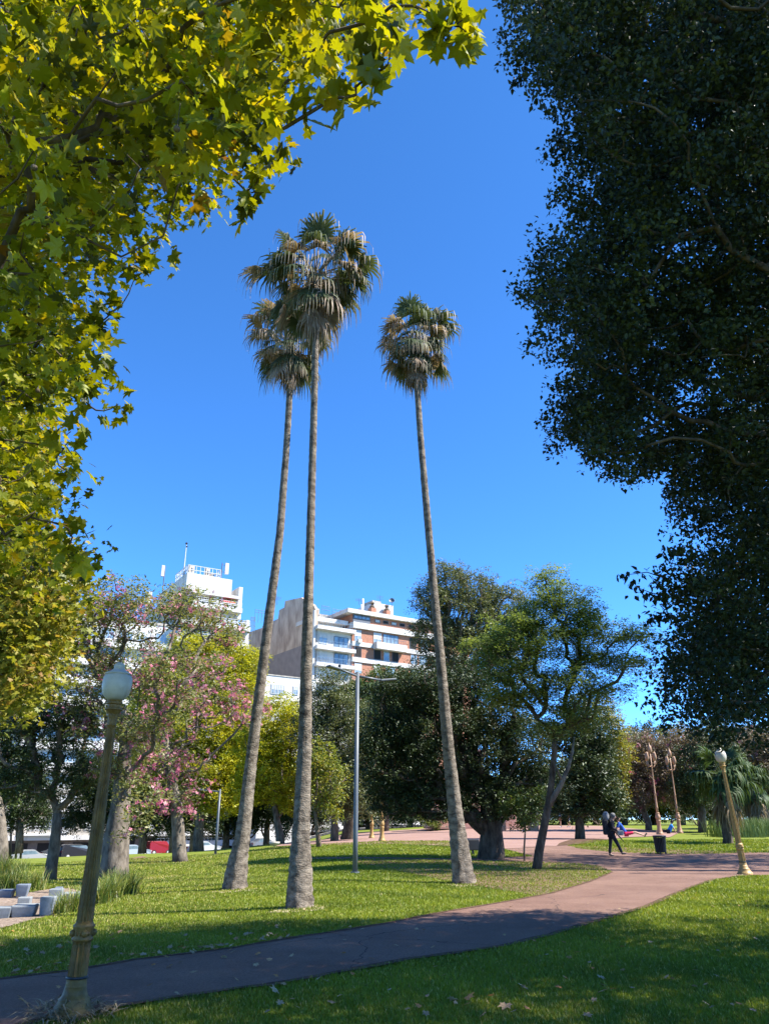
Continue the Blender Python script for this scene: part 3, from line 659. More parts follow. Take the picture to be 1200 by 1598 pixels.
# ornate bronze candelabra lamps on the plaza
def ornate_lamp(label, base, Hh, m, head=True):
    t = thing('ornate_lamp', label, 'street lamp', base, 'ornate candelabra lamps round the plaza'); u = Hh/6.0; c = Vector(base)
    def L(n_, prof, mm, **k): mb = MB(); mb.lathe([(r*u*.7, z*u) for r, z in prof], c=c, **k); return mb.build(n_, mm, t, smooth=True)
    L('base', [(.34, -.1), (.34, .12), (.29, .16), (.27, .22), (.22, .35), (.20, .42), (.19, .85), (.23, .9), (.21, .95)], m, n=16)
    L('urn', [(.17, .95), (.24, 1.05), (.25, 1.18), (.19, 1.28), (.16, 1.34), (.21, 1.38), (.14, 1.42)], m, n=16)
    L('pole', [(.13, 1.42), (.11, 1.7), (.14, 1.74), (.10, 1.8), (.085, 2.6), (.11, 2.65), (.075, 2.7), (.06, 4.3), (.09, 4.35), (.06, 4.4), (.05, 5.3)], m, n=12)
    if head:
        for i in range(4):
            a = i*math.pi/2+.6; d = Vector((math.cos(a), math.sin(a), 0)); mb = MB()
            mb.tube([c+Vector((0, 0, z*u))+d*r*u for r, z in ((.05, 4.45), (.25, 4.4), (.36, 4.55), (.36, 4.8))], [.028*u, .025*u, .025*u, .035*u], 8); ar = mb.build('lamp_arm', m, t, smooth=True)
            mb = MB(); mb.lathe([(.04*u, 4.8*u), (.08*u, 4.85*u), (.12*u, 5.02*u), (.10*u, 5.18*u), (.07*u, 5.3*u), (.03*u, 5.4*u)], n=12, c=c+d*.36*u); mb.build('lantern', M['bronze'], ar, smooth=True)
        L('top_lantern', [(.05, 5.3), (.16, 5.38), (.21, 5.58), (.18, 5.75), (.09, 5.85), (.05, 5.95), (.01, 6.05)], M['bronze'], n=12)
    return t
def at(px, py): return G(px, py)
for (bx, by, tx, ty, m_, lab) in ((1030, 1303.5, 1016, 1160, M['bronze'], 'bronze candelabra lamp at the tip of the right lawn, left of a pair'),
                                (1061, 1301, 1043, 1168, M['bronze'], 'bronze candelabra lamp behind a reclining visitor, right of a pair'),
                                (596, 1314, 600, 1170, M['gold_light'], 'gilded candelabra lamp at the near plaza edge under the dark tree'),
                                (580, 1309, 582, 1190, M['gold_light'], 'duller candelabra lamp farther back in the shade of the dark tree')):
    b = G(bx, by); ornate_lamp(lab, b, P(tx, ty, b.y).z - b.z, m_)

# ------------------------------------------------------------------ modern street lights
def street_light(label, basepx, toppx, arms, w0):
    b = G(*basepx); zt = P(toppx[0], toppx[1], b.y).z; t = thing('street_light', label, 'street light', b, 'plain grey steel light poles')
    mb = MB(); mb.tube([b+Vector((0, 0, -.1)), b+Vector((0, 0, 1.2)), Vector((b.x, b.y, zt))], [w0, w0*.95, w0*.75], 16); mb.build('pole', M['grey_metal'], t, smooth=True)
    mb = MB(); mb.tube([b+Vector((0, 0, -.1)), b+Vector((0, 0, .06))], [w0*1.9, w0*1.7], 12); mb.build('base_plate', M['grey_metal'], t)
    for dx, dy, dz, L in arms:
        e = Vector((b.x+dx, b.y+dy, zt-.15+dz)); mb = MB(); mb.tube([Vector((b.x, b.y, zt-.15)), e], [.045, .035], 8); a = mb.build('arm', M['grey_metal'], t, smooth=True)
        d = Vector((dx, dy, 0)).normalized(); mb = MB(); c = e + d*L*.4; mb.box((0, 0, 0), (L, .26, .07), 0, Matrix.Translation(c+Vector((0, 0, .02))) @ Matrix.Rotation(math.atan2(d.y, d.x), 4, 'Z') @ Matrix.Rotation(R(-8), 4, 'Y'))
        mb.build('lamp_head', M['grey_metal'], a, bevel=.02)
        if dx < 0: mb = MB(); mb.tube([e, e+Vector((0, 0, .16))], [.05, .05], 8); mb.build('sensor', M['black'], a)
street_light('tall grey light pole with two flat arms between the palms', (554, 1364), (553, 1049), ((-.62, -.5, .16, .55), (.85, .35, -.08, .6)), .085)
street_light('shorter grey light pole behind the left palm', (336, 1335), (340, 1232), ((-.9, .5, .1, .6),), .075)
for bx, by, tx, lab in ((17, 1345, 19, 'thin dark pole farthest left before the cream building'), (26, 1345, 27, 'thin dark pole second from the left before the cream building'), (33, 1345, 36, 'thin dark pole right of two others before the cream building')):
    b = P(bx, by, 88); b.z = h(b.x, b.y); t = thing('pole', lab, 'pole', b, 'thin dark poles by the street')
    e = P(tx, 1262, 88); mb = MB(); mb.tube([b, e], [.13, .10], 8); mb.build('pole_shaft', M['black'], t, smooth=True)
    mb = MB(); mb.tube([b, b+Vector((0, 0, .25))], [.24, .2], 8); mb.build('foot', M['black'], t)

# ------------------------------------------------------------------ litter bin, seats, small fixtures
b = G(1032, 1334); t = thing('litter_bin', 'black slatted litter bin at the lawn edge behind the path', 'litter bin', b)
mb = MB()
for i in range(22):
    a = 2*math.pi*i/22; q = Vector((math.cos(a), math.sin(a), 0)); mb.tube([b+q*.205+Vector((0, 0, .10)), b+q*.23+Vector((0, 0, .42)), b+q*.255+Vector((0, 0, .72))], [.023]*3, 4)
mb.build('slats', M['black'], t)
mb = MB(); mb.lathe([(.19, .09), (.20, .09), (.23, .68), (.22, .68), (.18, .13)], 20, c=b); mb.build('liner', M['dark_open'], t)
mb = MB(); mb.lathe([(.25, .72), (.285, .72), (.30, .755), (.28, .78), (.2, .79), (.17, .76)], 24, c=b); mb.build('rim', M['black'], t, smooth=True)
for i in range(3):
    a = 2.1*i; mb = MB(); mb.box(b+Vector((math.cos(a)*.2, math.sin(a)*.2, .05)), (.06, .06, .12)); mb.build('foot', M['black'], t)

def pod(label, px0, px1, py0, py1, top, ratio, m='seat', rz=.2, dpt=None, back=False):
    """px0..px1 wide, py1 the foot; inverted trapezoid concrete block"""
    b = G((px0+px1)/2, py1); k = depth(b)/1200; wd = (px1-px0)*k*.86; hh = max(.2, (py1-py0)*k*1.05-(.12 if top else 0)); dp = dpt or wd*.95
    t = thing('concrete_seat', label, 'concrete seat', b, 'grey concrete seats on the gravel')
    bm = MB(); q = Matrix.Rotation(rz, 3, 'Z'); lv = [(.0, ratio), (.1, ratio+.06), (.45, ratio+(1-ratio)*.6), (.85, .99), (1, 1.0)]
    vs = []; 
    for z, s_ in lv:
        for sx, sy in ((-1, -1), (1, -1), (1, 1), (-1, 1)): vs.append(b + Vector((0, dp/2, 0)) + q @ Vector((sx*wd/2*s_ + (0 if sx > 0 else (1-s_)*wd*-.2), sy*dp/2*s_, z*hh)))
    n = 4; fs = [(i*n+j, i*n+(j+1) % n, (i+1)*n+(j+1) % n, (i+1)*n+j) for i in range(len(lv)-1) for j in range(n)] + [(3, 2, 1, 0), tuple(len(vs)-4+j for j in range(4))]
    bm.add(vs, fs); bm.build('seat_block', M[m], t, bevel=.018)
    if back:
        mb = MB(); c = b + Vector((0, dp/2, hh)) ; mb.box((0, 0, 0), (wd*.34, dp*.9, hh*.8), 0, Matrix.Translation(c+q.to_4x4() @ Vector((-wd*.3, 0, hh*.38))) @ q.to_4x4()); mb.build('backrest', M[m], t, bevel=.015)
pod('pale block seat cut by the left edge of the photo, nearest row', -14, 14, 1411, 1436, 1, .72)
pod('low wide lounging seat in the front row', 9, 50, 1417, 1434, 0, .74, dpt=.5)
pod('pale cubic seat just behind the low lounging seat', 22, 44, 1404, 1420, 0, .85)
pod('pale tapering seat at the gravel edge beside the long grass', 55, 81, 1405, 1431, 0, .72)
pod('pale seat behind the tapering one, touching the grass', 70, 93, 1392, 1414, 0, .75)
pod('low pale slab seat half hidden by the long grass', 88, 118, 1397, 1408, 0, .8, dpt=.5)
pod('dark round shouldered seat at the back of the gravel', 19, 41, 1384, 1402, 0, .66, 'seat_dark')
pod('dark low seat at the back left corner of the gravel', -12, 15, 1392, 1403, 0, .8, 'seat_dark', dpt=.5)
pod('small dark seat peeking over the pale ones at the back', 82, 95, 1387, 1398, 0, .8, 'seat_dark')
pod('pale seat showing just right of the near lamp post', 143, 151, 1386, 1402, 0, .8)

# lawn uplight
b = G(428, 1324); t = thing('garden_light', 'white half round floodlight on a stake on the lawn crest', 'floodlight', b)
mb = MB(); mb.lathe([(.03, -.02), (.03, .10), (.18, .14), (.30, .24), (.33, .33), (.30, .34)], 16, c=b); mb.build('bowl', M['globe'], t, smooth=True)
mb = MB(); mb.tube([b+Vector((0, 0, -.1)), b+Vector((0, 0, .12))], [.03, .03], 6); mb.build('stake', M['black'], t)
b = G(738, 1335); t = thing('floodlight', 'black box floodlight at the foot of the big dark tree', 'floodlight', b)
mb = MB(); mb.box(b+Vector((0, 0, .42)), (.55, .35, .45), .2); mb.build('housing', M['black'], t, bevel=.03)
mb = MB(); mb.tube([b, b+Vector((0, 0, .25))], [.05, .05], 8); mb.build('stake', M['black'], t)

# strappy grass clumps
def clump(label, px, py, hpx, wpx, n, name='grass_clump', group='long grass clumps round the gravel', dry=.3):
    b = G(px, py); k = depth(b)/1200; hh = hpx*k; wd = wpx*k; V = []; F = []; A = []
    for i in range(n):
        x = b.x + random.gauss(0, wd*.25); y = b.y + random.gauss(0, wd*.22); z = h(x, y); a = random.uniform(0, 6.28); L = hh*random.uniform(.6, 1.25); ln = random.uniform(.1, .75)
        d = Vector((math.cos(a)*ln, math.sin(a)*ln, 1)).normalized(); p = Vector((x, y, z)); w_ = random.uniform(.006, .012)*(1+hh*.6); sd_ = Vector((-math.sin(a), math.cos(a), 0)); k0 = len(V)
        for q in range(5):
            ww = w_*(1-.22*q); V += [tuple(p-sd_*ww), tuple(p+sd_*ww)]; p = p + d*L/4; d = (d+Vector((math.cos(a)*.18, math.sin(a)*.18, -.22*(q+.2)*ln))).normalized()
        F += [(k0+2*q, k0+2*q+1, k0+2*q+3, k0+2*q+2) for q in range(4)]; v = random.uniform(.7, 1) if random.random() < dry else random.uniform(0, .65); A += [v]*10
    t = npmesh(name, np.array(V) - np.array(b), np.array(F), L_['strap'], None, np.array(A)); t.location = b
    return tag(t, label, 'ornamental grass', group)
for a in (('dry yellowing grass clump right of the front pale seat', 93, 1428, 34, 26, 170), ('grass clump just left of the near lamp post', 118, 1424, 40, 30, 230),
          ('grass clump just right of the near lamp post', 152, 1412, 42, 34, 300), ('grass clump under the thick bottle trunk, before the lawn', 172, 1404, 44, 34, 320),
          ('rightmost green grass clump of the gravel border', 196, 1398, 40, 34, 320), ('grass clump behind the rightmost one, near the tree trunk', 180, 1390, 32, 30, 200),
          ('green clump behind the dark round seat', 48, 1390, 34, 40, 260), ('green clump behind the dark low seat at the left edge', 12, 1392, 40, 46, 300),
          ('tall pale grass clump far left before the grey trunk', 6, 1366, 34, 36, 260), ('low grass tuft left of the forked dark trunk', 30, 1362, 22, 30, 130)):
    clump(*a)
hedge_pts = [(1150, 1308), (1162, 1308), (1175, 1308), (1188, 1307), (1201, 1307), (1215, 1306), (1230, 1306)]
V0 = [];
mbv, mbf, mba = [], [], []
for (px, py) in hedge_pts:
    b = G(px, py)
    for i in range(260):
        x = b.x + random.uniform(-.9, .9); y = b.y + random.uniform(0, 3.5); z = h(x, y); a = random.uniform(0, 6.28); L = random.uniform(.7, 1.35); ln = random.uniform(.05, .5); w_ = .022
        k0 = len(mbv); mbv += [(x-w_, y, z), (x+w_, y, z), (x+math.cos(a)*ln*L*.4+w_*.7, y, z+L*.6), (x+math.cos(a)*ln*L*.4-w_*.7, y, z+L*.6), (x+math.cos(a)*ln*L, y+math.sin(a)*ln*L, z+L)]
        mbf += [(k0, k0+1, k0+2), (k0, k0+2, k0+3), (k0+3, k0+2, k0+4)]; mba += [random.uniform(0, .6)]*5
tag(npmesh('strap_leaf_bed', np.array(mbv), np.array(mbf), L_['strap'], None, np.array(mba)), 'bed of tall strappy green leaves at the right edge beyond the lawn', 'plant bed', kind='stuff')

# ------------------------------------------------------------------ fallen leaves
TV, TF = T_maple()
protos = []
for k in range(8):
    q = TV.copy()*np.array([1, random.uniform(.7, 1), 1]); q[:, 2] += .25*random.uniform(.3, 1.2)*(q[:, 0]**2) + .3*random.uniform(-.6, 1)*q[:, 1]**2
    me = bpy.data.meshes.new('fallen_leaf'); me.from_pydata(q.tolist(), [], TF.tolist()); a = me.attributes.new('v', 'FLOAT', 'POINT'); a.data.foreach_set('value', [random.uniform(0, 1)**.8]*len(q)); me.materials.append(L_['litter']); protos.append(me)
pts = []
for i in range(60):
    t_ = random.random(); px = 20 + 430*t_; py = np.interp(px, [0, 105, 210, 360, 500], [1531, 1519, 1501, 1483, 1460]) - abs(random.gauss(0, 7)) - 1; pts.append((px, py, .07))
for i in range(60): pts.append((random.uniform(0, 420), random.uniform(1440, 1515), .06))
for i in range(22): pts.append((random.uniform(20, 700), random.uniform(1480, 1590), .06))
pts += [(430, 1556, .09), (790, 1578, .09), (815, 1547, .11), (730, 1567, .08), (765, 1563, .08), (755, 1592, .07), (917, 1595, .07), (708, 1568, .07), (938, 1532, .07), (1087, 1521, .06), (40, 1573, .11), (620, 1482, .07), (265, 1514, .08), (938, 1556, .06), (801, 1588, .05)]
for i in range(70): pts.append((random.uniform(430, 1190), random.uniform(1385, 1590), .05))
for px, py, sz in pts:
    g = G(px, py); o = bpy.data.objects.new('fallen_leaf', random.choice(protos)); COL.objects.link(o)
    o.location = g + Vector((0, 0, .045)); s_ = sz*random.uniform(.7, 1.3); o.scale = (s_, s_, s_); o.rotation_euler = (random.uniform(-.5, .5), random.uniform(-.5, .5), random.uniform(0, 6.28))
    tag(o, 'dry brown plane leaf lying flat on the lawn or path', 'fallen leaf', 'fallen leaves on the lawn and path')
# ------------------------------------------------------------------ buildings
class Fac:
    def __init__(s, x, y, ang): s.o = Vector((x, y)); s.d = Vector((math.cos(R(ang)), math.sin(R(ang)))); s.n = Vector((s.d.y, -s.d.x))
    def pt(s, u, z, out=0): q = s.o + s.d*u + s.n*out; return Vector((q.x, q.y, z))
    def uz(s, px, py):
        r = ray(px, py); den = r.x*s.n.x + r.y*s.n.y; t = (s.o.x*s.n.x + s.o.y*s.n.y)/den; p = Vector((0, 0, CZ)) + r*t
        return (Vector((p.x, p.y))-s.o).dot(s.d), p.z
    def U(s, px, py): return s.uz(px, py)[0]
    def Z(s, px, py): return s.uz(px, py)[1]
    def box(s, mb, u0, u1, z0, z1, o0, o1):
        return mb.hexa([s.pt(u0, z0, o1), s.pt(u1, z0, o1), s.pt(u1, z0, o0), s.pt(u0, z0, o0), s.pt(u0, z1, o1), s.pt(u1, z1, o1), s.pt(u1, z1, o0), s.pt(u0, z1, o0)])
    def part(s, name, m, par, u0, u1, z0, z1, o0, o1, bevel=0):
        mb = MB(); s.box(mb, u0, u1, z0, z1, o0, o1); return mb.build(name, m, par, bevel=bevel)
    def window(s, par, u0, u1, z0, z1, out=0, panes=2, m='glass', fr='frame', blind=0, bars=0):
        mb = MB(); f = .07; s.box(mb, u0, u1, z1-f, z1, out, out+.09); s.box(mb, u0, u1, z0, z0+f, out, out+.09)
        for i in range(panes+1):
            c = u0+f/2+(u1-u0-f)*i/panes; s.box(mb, c-f/2, c+f/2, z0+f, z1-f, out, out+.085)
        for i in range(bars):
            c = u0+(u1-u0)*(i+.5)/bars; s.box(mb, c-.02, c+.02, z0+f, z1-f, out+.09, out+.12)
        w_ = mb.build('window', M[fr], par); s.part('pane', M[m], w_, u0+f, u1-f, z0+f, z1-f, out+.005, out+.04)
        if blind: s.part('blind', M['blind'], w_, u0+f*1.1, u1-f*1.1, z1-f-(z1-z0)*blind, z1-f*1.02, out+.045, out+.07)
        return w_
    def rail(s, par, u0, u1, z0, z1, out, m='frame', n=10, name='railing', solid=0):
        mb = MB(); s.box(mb, u0, u1, z1-.06, z1, out-.03, out+.03); s.box(mb, u0, u1, z0, z0+.05, out-.02, out+.02)
        for i in range(n+1): c = u0+(u1-u0)*i/n; s.box(mb, c-.02, c+.02, z0+.05, z1-.06, out-.015, out+.015)
        if solid: s.box(mb, u0, u1, z0+.3, z0+.42, out-.01, out+.01); s.box(mb, u0, u1, z0+.55, z0+.67, out-.01, out+.01)
        return mb.build(name, M[m], par)
# ---- brick and white apartment block
K = .95
F1 = Fac(-12.8*K, 140*K, 34)
zg = -4.5
def z3(a, b): return 360+a/3.529, 880+b/3.529
def u3(a, b): return F1.U(*z3(a, b))
def zz3(a, b): return F1.Z(*z3(a, b))
T1 = thing('apartment_building', 'brick and white apartment block with balconies and a bare party wall behind the palms', 'building', F1.pt(0, zg))
uL = 0.0; uM = u3(665, 400); uR = u3(1085, 400) + 10
zroofL = zz3(480, 275); zroofR = zz3(665, 262)
# main masses
def poly_prism(mb, F, uzs, o0, o1):
    n = len(uzs); vs = [F.pt(u, z, o1) for u, z in uzs] + [F.pt(u, z, o0) for u, z in uzs]
    mb.add(vs, [tuple(range(n)), tuple(range(2*n-1, n-1, -1))] + [(i, i+n, (i+1) % n+n, (i+1) % n) for i in range(n)])
F1.part('wall', M['white_wall'], T1, uL, uM, zg, zz3(480, 345), -24, 0)
zB1 = zz3(668, 545)
F1.part('brick_wall', M['brick'], T1, uM+.003, uR, zg, zroofR-.4, -24, .25)
# stepped party wall on the left side: runs back from the facade corner
FS = Fac(F1.pt(uL, 0).x, F1.pt(uL, 0).y, 34+90)   # u goes back from the street
def side(px, py): return FS.uz(px, py)
prof = [z3(462, 255), z3(455, 225), z3(395, 190), z3(390, 185), z3(300, 205), z3(296, 240), z3(268, 255), z3(262, 300), z3(238, 330), z3(100, 378)]
pz = [side(*p) for p in prof]
M['party'].node_tree.nodes  # dark paint height is set below
pu = [max(0.0, p[0]) for p in pz]
poly = [(pu[0], zg)] + [(a, p[1]) for a, p in zip(pu, pz)] + [(pu[-1], zg)]
poly[0] = (0, zg); poly[1] = (0, pz[0][1])
mb = MB(); n_ = len(poly)
def fsp(u, z, o): q = FS.o + FS.d*u - FS.n*o; return Vector((q.x, q.y, z))
# wall slab .6 m thick standing just outside the building side
vs = [fsp(u, z, .02) for u, z in poly] + [fsp(u, z, -.5) for u, z in poly]
mb.add(vs, [tuple(range(n_)), tuple(range(2*n_-1, n_-1, -1))] + [(i, i+n_, (i+1) % n_+n_, (i+1) % n_) for i in range(n_)])
o = mb.build('party_wall', M['party'], T1)
zp = side(*z3(385, 452))[1] - zg
for nd in M['party'].node_tree.nodes:
    if nd.type == 'MATH': nd.inputs[1].default_value = zp
F1.part('back_block', M['concrete'], T1, 1.0, uM+4, zz3(480, 345), zz3(650, 262)+1.3, -24, -9)
# left bay: terrace floor and two balcony floors
for (a, b2, w1, w2, kind) in ((345, 385, 0, 0, 0), (455, 478, 385, 440, 1), (548, 568, 478, 533, 1), (640, 662, 572, 622, 1)):
    zt = zz3(480, a); z0 = zz3(480, a+20); F1.part('balcony', M['white_wall'], T1, -.2, uM+.2, z0, zt, 0, 1.3)
    F1.rail(T1, 0, uM, zt+.003, zt+.95, 1.2, m='rail_blue', n=14)
    if w1:
        zc = zz3(480, w1-2); zf = zz3(480, w2+8); F1.window(T1, u3(487, w1), u3(532, w1), zf+.4, zc, .02, 2, blind=.35 if w1 == 385 else .95)
        F1.window(T1, u3(570, w1), u3(647, w1), zf+.1, zc-.1, .02, 3, fr='frame_dark')
F1.part('terrace_wall', M['white_wall'], T1, .0, uM-.6, zz3(480, 345)+.003, zz3(480, 308), -7, -2.2)
F1.window(T1, u3(487, 330), u3(565, 330), zz3(480, 342), zz3(480, 316), -2.2, 3, fr='frame_dark')
F1.part('terrace_roof', M['white_wall'], T1, -.2, uM-.4, zz3(480, 308), zz3(480, 285), -7, -.6)
F1.part('corner_pier', M['frame'], T1, -.45, -.1, zg, zz3(465, 258), -.4, .35)
# right brick section: continuous white bands
ub0 = uM
def rz(a, b): return zz3(a, b)
bands = [(665, 322, 355), (665, 428, 452), (665, 515, 540)]
zr0 = zz3(640, 250); F1.part('roof_slab', M['white_wall'], T1, u3(630, 250), uR+.3, zr0-.75, zr0, -9, 1.0)
for a, b_, c_ in bands: F1.part('white_band', M['white_wall'], T1, uM-.05, uR+.05, zz3(a, c_), zz3(a, b_), -1, .75 if b_ == 322 else .5)
zt_, zb_ = zz3(665, 322), zr0-.75
F1.part('glazed_gallery', M['frame_dark'], T1, u3(668, 300), u3(762, 300), zt_+.003, zb_-.003, -.3, .40)
F1.window(T1, u3(672, 300), u3(760, 300), zt_+.7, zb_-.25, .41, 4, fr='frame_dark')
for a in (790, 835, 880, 925, 975, 1030):
    F1.window(T1, u3(a, 300), u3(a+28, 300), zt_+.6, zb_-.35, .26, 1, m='dark_open' if a % 2 else 'blind', fr='frame_dark')
def rowwin(zt, zb, specs):
    for a0, a1, kw in specs: F1.window(T1, u3(a0, 400), u3(a1, 400), zb, zt, kw.pop('out', .26), **kw)
z1t, z1b = zz3(665, 362), zz3(665, 425)
rowwin(z1t, z1b, [(678, 714, dict(panes=2, blind=.5)), (782, 826, dict(panes=2, blind=.55)), (834, 918, dict(panes=4, fr='frame_dark')), (980, 1015, dict(panes=1, m='dark_open', fr='frame_dark')), (1040, 1080, dict(panes=2))])
z2t, z2b = zz3(665, 458), zz3(665, 512)
rowwin(z2t, z2b, [(678, 716, dict(panes=1, m='dark_open', fr='frame_dark')), (784, 822, dict(panes=1, m='dark_open', fr='frame_dark')), (838, 868, dict(panes=1)), (884, 918, dict(panes=1, m='dark_open', fr='frame_dark')), (985, 1020, dict(panes=2)), (1030, 1075, dict(panes=2))])
z3t, z3b = zz3(665, 545), zz3(665, 600)
rowwin(z3t, z3b, [(680, 718, dict(panes=1, blind=.7)), (785, 822, dict(panes=1, blind=.7)), (850, 900, dict(panes=2)), (985, 1075, dict(panes=4))])
F1.part('balcony', M['white_wall'], T1, u3(778, 440), u3(942, 440), zz3(665, 452)-.2, zz3(665, 428)+.25, .5, 1.7)
F1.rail(T1, u3(780, 440), u3(940, 440), zz3(665, 428)+.255, zz3(665, 428)+1.0, 1.6, m='frame_dark', n=16)
F1.part('air_conditioner', M['frame'], T1, u3(690, 420), u3(708, 420), z1b-.3, z1b+.35, .52, .95)
# roof structures (proper depth on the roof)
def roofbox(name, m, a0, a1, b0, dep, h_extra=0, o=-3, base=None):
    u0, u1 = u3(a0, b0), u3(a1, b0); zt2 = zz3(a0, b0) + h_extra
    return F1.part(name, m, T1, u0, u1, base or zr0-.2, zt2, o-dep, o)
roofbox('water_tank_house', M['white_wall'], 822, 928, 200, 6, o=-2)
roofbox('tank_cap', M['concrete'], 828, 876, 181, 3, o=-3)
F1.window(T1, u3(890, 240), u3(911, 240), zz3(822, 262), zz3(822, 232), -1.99, 1, m='dark_open', fr='frame_dark')
roofbox('roof_block', M['concrete'], 705, 822, 226, 4, o=-4)
for a0, a1, b0 in ((785, 812, 236), (868, 888, 252)):
    ch = roofbox('chimney', M['brick'], a0, a1, b0, 1.2, o=-.6); mb = MB(); c = F1.pt((u3(a0, b0)+u3(a1, b0))/2, 0, -1.2); zc = zz3(a0, b0); mb.lathe([(.5, zc), (.55, zc+.3), (.25, zc+.5), (.25, zc+.9), (.5, zc+1.0), (.1, zc+1.3)], 10, c=(c.x, c.y, 0)); mb.build('cowl', M['bark_brown'], ch)
for a, b0 in ((752, 183), (745, 215)):
    c = F1.pt(u3(a, b0), 0, -1.5); mb = MB(); mb.tube([Vector((c.x, c.y, zr0-.3)), Vector((c.x, c.y, zz3(a, b0)))], [.2, .2], 10); mb.build('flue', M['frame'], T1, smooth=True)
roofbox('stair_house', M['concrete'], 552, 580, 205, 3, o=-6, base=zz3(480, 345))
roofbox('stair_house', M['concrete'], 503, 524, 250, 2, o=-6, base=zz3(480, 345))
c = F1.pt(u3(912, 196), zz3(912, 196), -1.5); mb = MB(); mb.lathe([(.05, 0), (.35, .08), (.55, .25), (.52, .27), (.3, .12), (.03, .05)], 14, c=c, M4=Matrix.Rotation(R(70), 3, 'X')); mb.tube([c, c+Vector((0, 0, -1.2))], [.05, .05], 6); mb.build('satellite_dish', M['grey_metal'], T1)
for a0, a1, b0, b1, o in ((450, 475, 200, 265, -3), (495, 555, 228, 275, -5), (578, 622, 198, 240, -5), (622, 705, 222, 250, -4), (275, 300, 215, 250, -12), (300, 378, 172, 200, -12)):
    z0, z1 = zz3(a0, b1), zz3(a0, b0); mb = MB(); u0, u1 = u3(a0, b0), u3(a1, b0)
    for zz in (z1, (z0+z1)/2): mb.tube([F1.pt(u0, zz, o), F1.pt(u1, zz, o)], [.06, .06], 5)
    for i in range(5): uu = u0+(u1-u0)*i/4; mb.tube([F1.pt(uu, z0-1.5, o), F1.pt(uu, z1, o)], [.05, .05], 5)
    mb.build('roof_railing', M['rail_blue'], T1)
for a, b0, b1 in ((315, 150, 200), (770, 165, 200), (886, 148, 200)):
    mb = MB(); p0 = F1.pt(u3(a, b0), zz3(a, b1), -4); p1 = F1.pt(u3(a, b0), zz3(a, b0), -4); mb.tube([p0, p1], [.05, .03], 5)
    for k in (.1, .25, .4): q = p1.lerp(p0, k); mb.tube([q-Vector((.7, .3, 0)), q+Vector((.7, .3, 0))], [.025, .025], 4)
    mb.build('antenna', M['grey_metal'], T1)

# ---- low white house in front of the party wall
F2 = Fac(-26*K, 124*K, 34)
T2 = thing('white_house', 'low plain white house below the bare party wall, between two palm trunks', 'building', F2.pt(0, zg))
def u2(a, b): return F2.U(*z3(a, b))
def zz2(a, b): return F2.Z(*z3(a, b))
u0 = u2(190, 612); u1 = u2(470, 635)
F2.part('wall', M['white_wall'], T2, u0, u1, zg, zz2(190, 612), -9, 0)
F2.part('parapet', M['concrete'], T2, u0-.1, u1+.1, zz2(190, 612)+.003, zz2(190, 612)+.18, -9.1, .1)
F2.window(T2, u2(220, 690), u2(298, 690), zz2(220, 716), zz2(220, 662), .01, 4, m='glass', blind=.5, fr='frame', bars=8)
F2.window(T2, u2(342, 690), u2(372, 690), zz2(342, 722), zz2(342, 674), .01, 1, blind=.4, bars=3)
F2.window(T2, u2(432, 690), u2(452, 690), zz2(432, 735), zz2(432, 670), .01, 1, m='blind')
mb = MB()
for i in range(2):
    pp = [F2.pt(u0+(u1-u0)*k/6, zz2(190, 612)-3.6+.3*math.sin(k)-i*1.2, .06) for k in range(7)]; mb.tube(pp, [.025]*7, 4)
mb.build('cable', M['black'], T2)

# ---- white tower block
F4 = Fac(-32.3, 120, 32)
T4 = thing('apartment_building', 'tall white stepped apartment block with rooftop antennas and a red awning', 'building', F4.pt(0, -4))
def z7(a, b): return 240+a/6.667, 820+b/6.667
def u7(a, b): return F4.U(*z7(a, b))
def zz7(a, b): return F4.Z(*z7(a, b))
uC0 = u7(340, 600); uC1 = u7(812, 650); uC2 = u7(885, 700); uC3 = u7(990, 1000)
ztop = zz7(340, 490)
zr = zz7(440, 672)        # underside of top block
zfl = zz7(465, 815)       # terrace floor level of the penthouse
zt2 = zz7(925, 1000)      # next terrace (seen at right end)
F4.part('wall', M['white_wall'], T4, uC0+1.2, uC2+.5, -4, zfl-.01, -22, -.8)
F4.part('top_block', M['white_wall'], T4, uC0, uC1, zr, ztop, -16, 0)
F4.part('side_wall', M['white_wall'], T4, u7(395, 672), u7(395, 672)+1.1, zfl, zr-.003, -16, -.4)
F4.part('recess_wall', M['cream_wall'], T4, u7(460, 700), uC2-.3, zfl, zr-.003, -10, -3)
for a0, a1 in ((475, 560), (570, 660), (735, 770), (780, 840)): F4.window(T4, u7(a0, 750), u7(a1, 750), zfl+.2, zr-.5, -2.99, 2, m='blind' if a0 < 700 else 'glass', fr='frame_dark')
F4.part('pier', M['white_wall'], T4, u7(662, 750), u7(682, 750), zfl, zr-.003, -3, -.2)
F4.part('pier', M['white_wall'], T4, u7(708, 750), u7(724, 750), zfl, zr-.003, -3, -.2)
F4.part('lintel', M['white_wall'], T4, uC0+1.0, uC2+.3, zr-.5, zr-.005, -1.2, .15)
mb = MB(); a0, a1 = u7(725, 750), u7(845, 750); mb.hexa([F4.pt(a0, zr-1.5, .5), F4.pt(a1, zr-1.5, .5), F4.pt(a1, zr-.7, -.9), F4.pt(a0, zr-.7, -.9), F4.pt(a0, zr-1.35, .5), F4.pt(a1, zr-1.35, .5), F4.pt(a1, zr-.55, -.9), F4.pt(a0, zr-.55, -.9)]); mb.build('awning', M['red'], T4)
F4.part('end_fin', M['white_wall'], T4, u7(882, 700), u7(922, 700), zt2+.3, zz7(882, 640), -5, .1)
fl = zfl; step = 2.95; k = 0
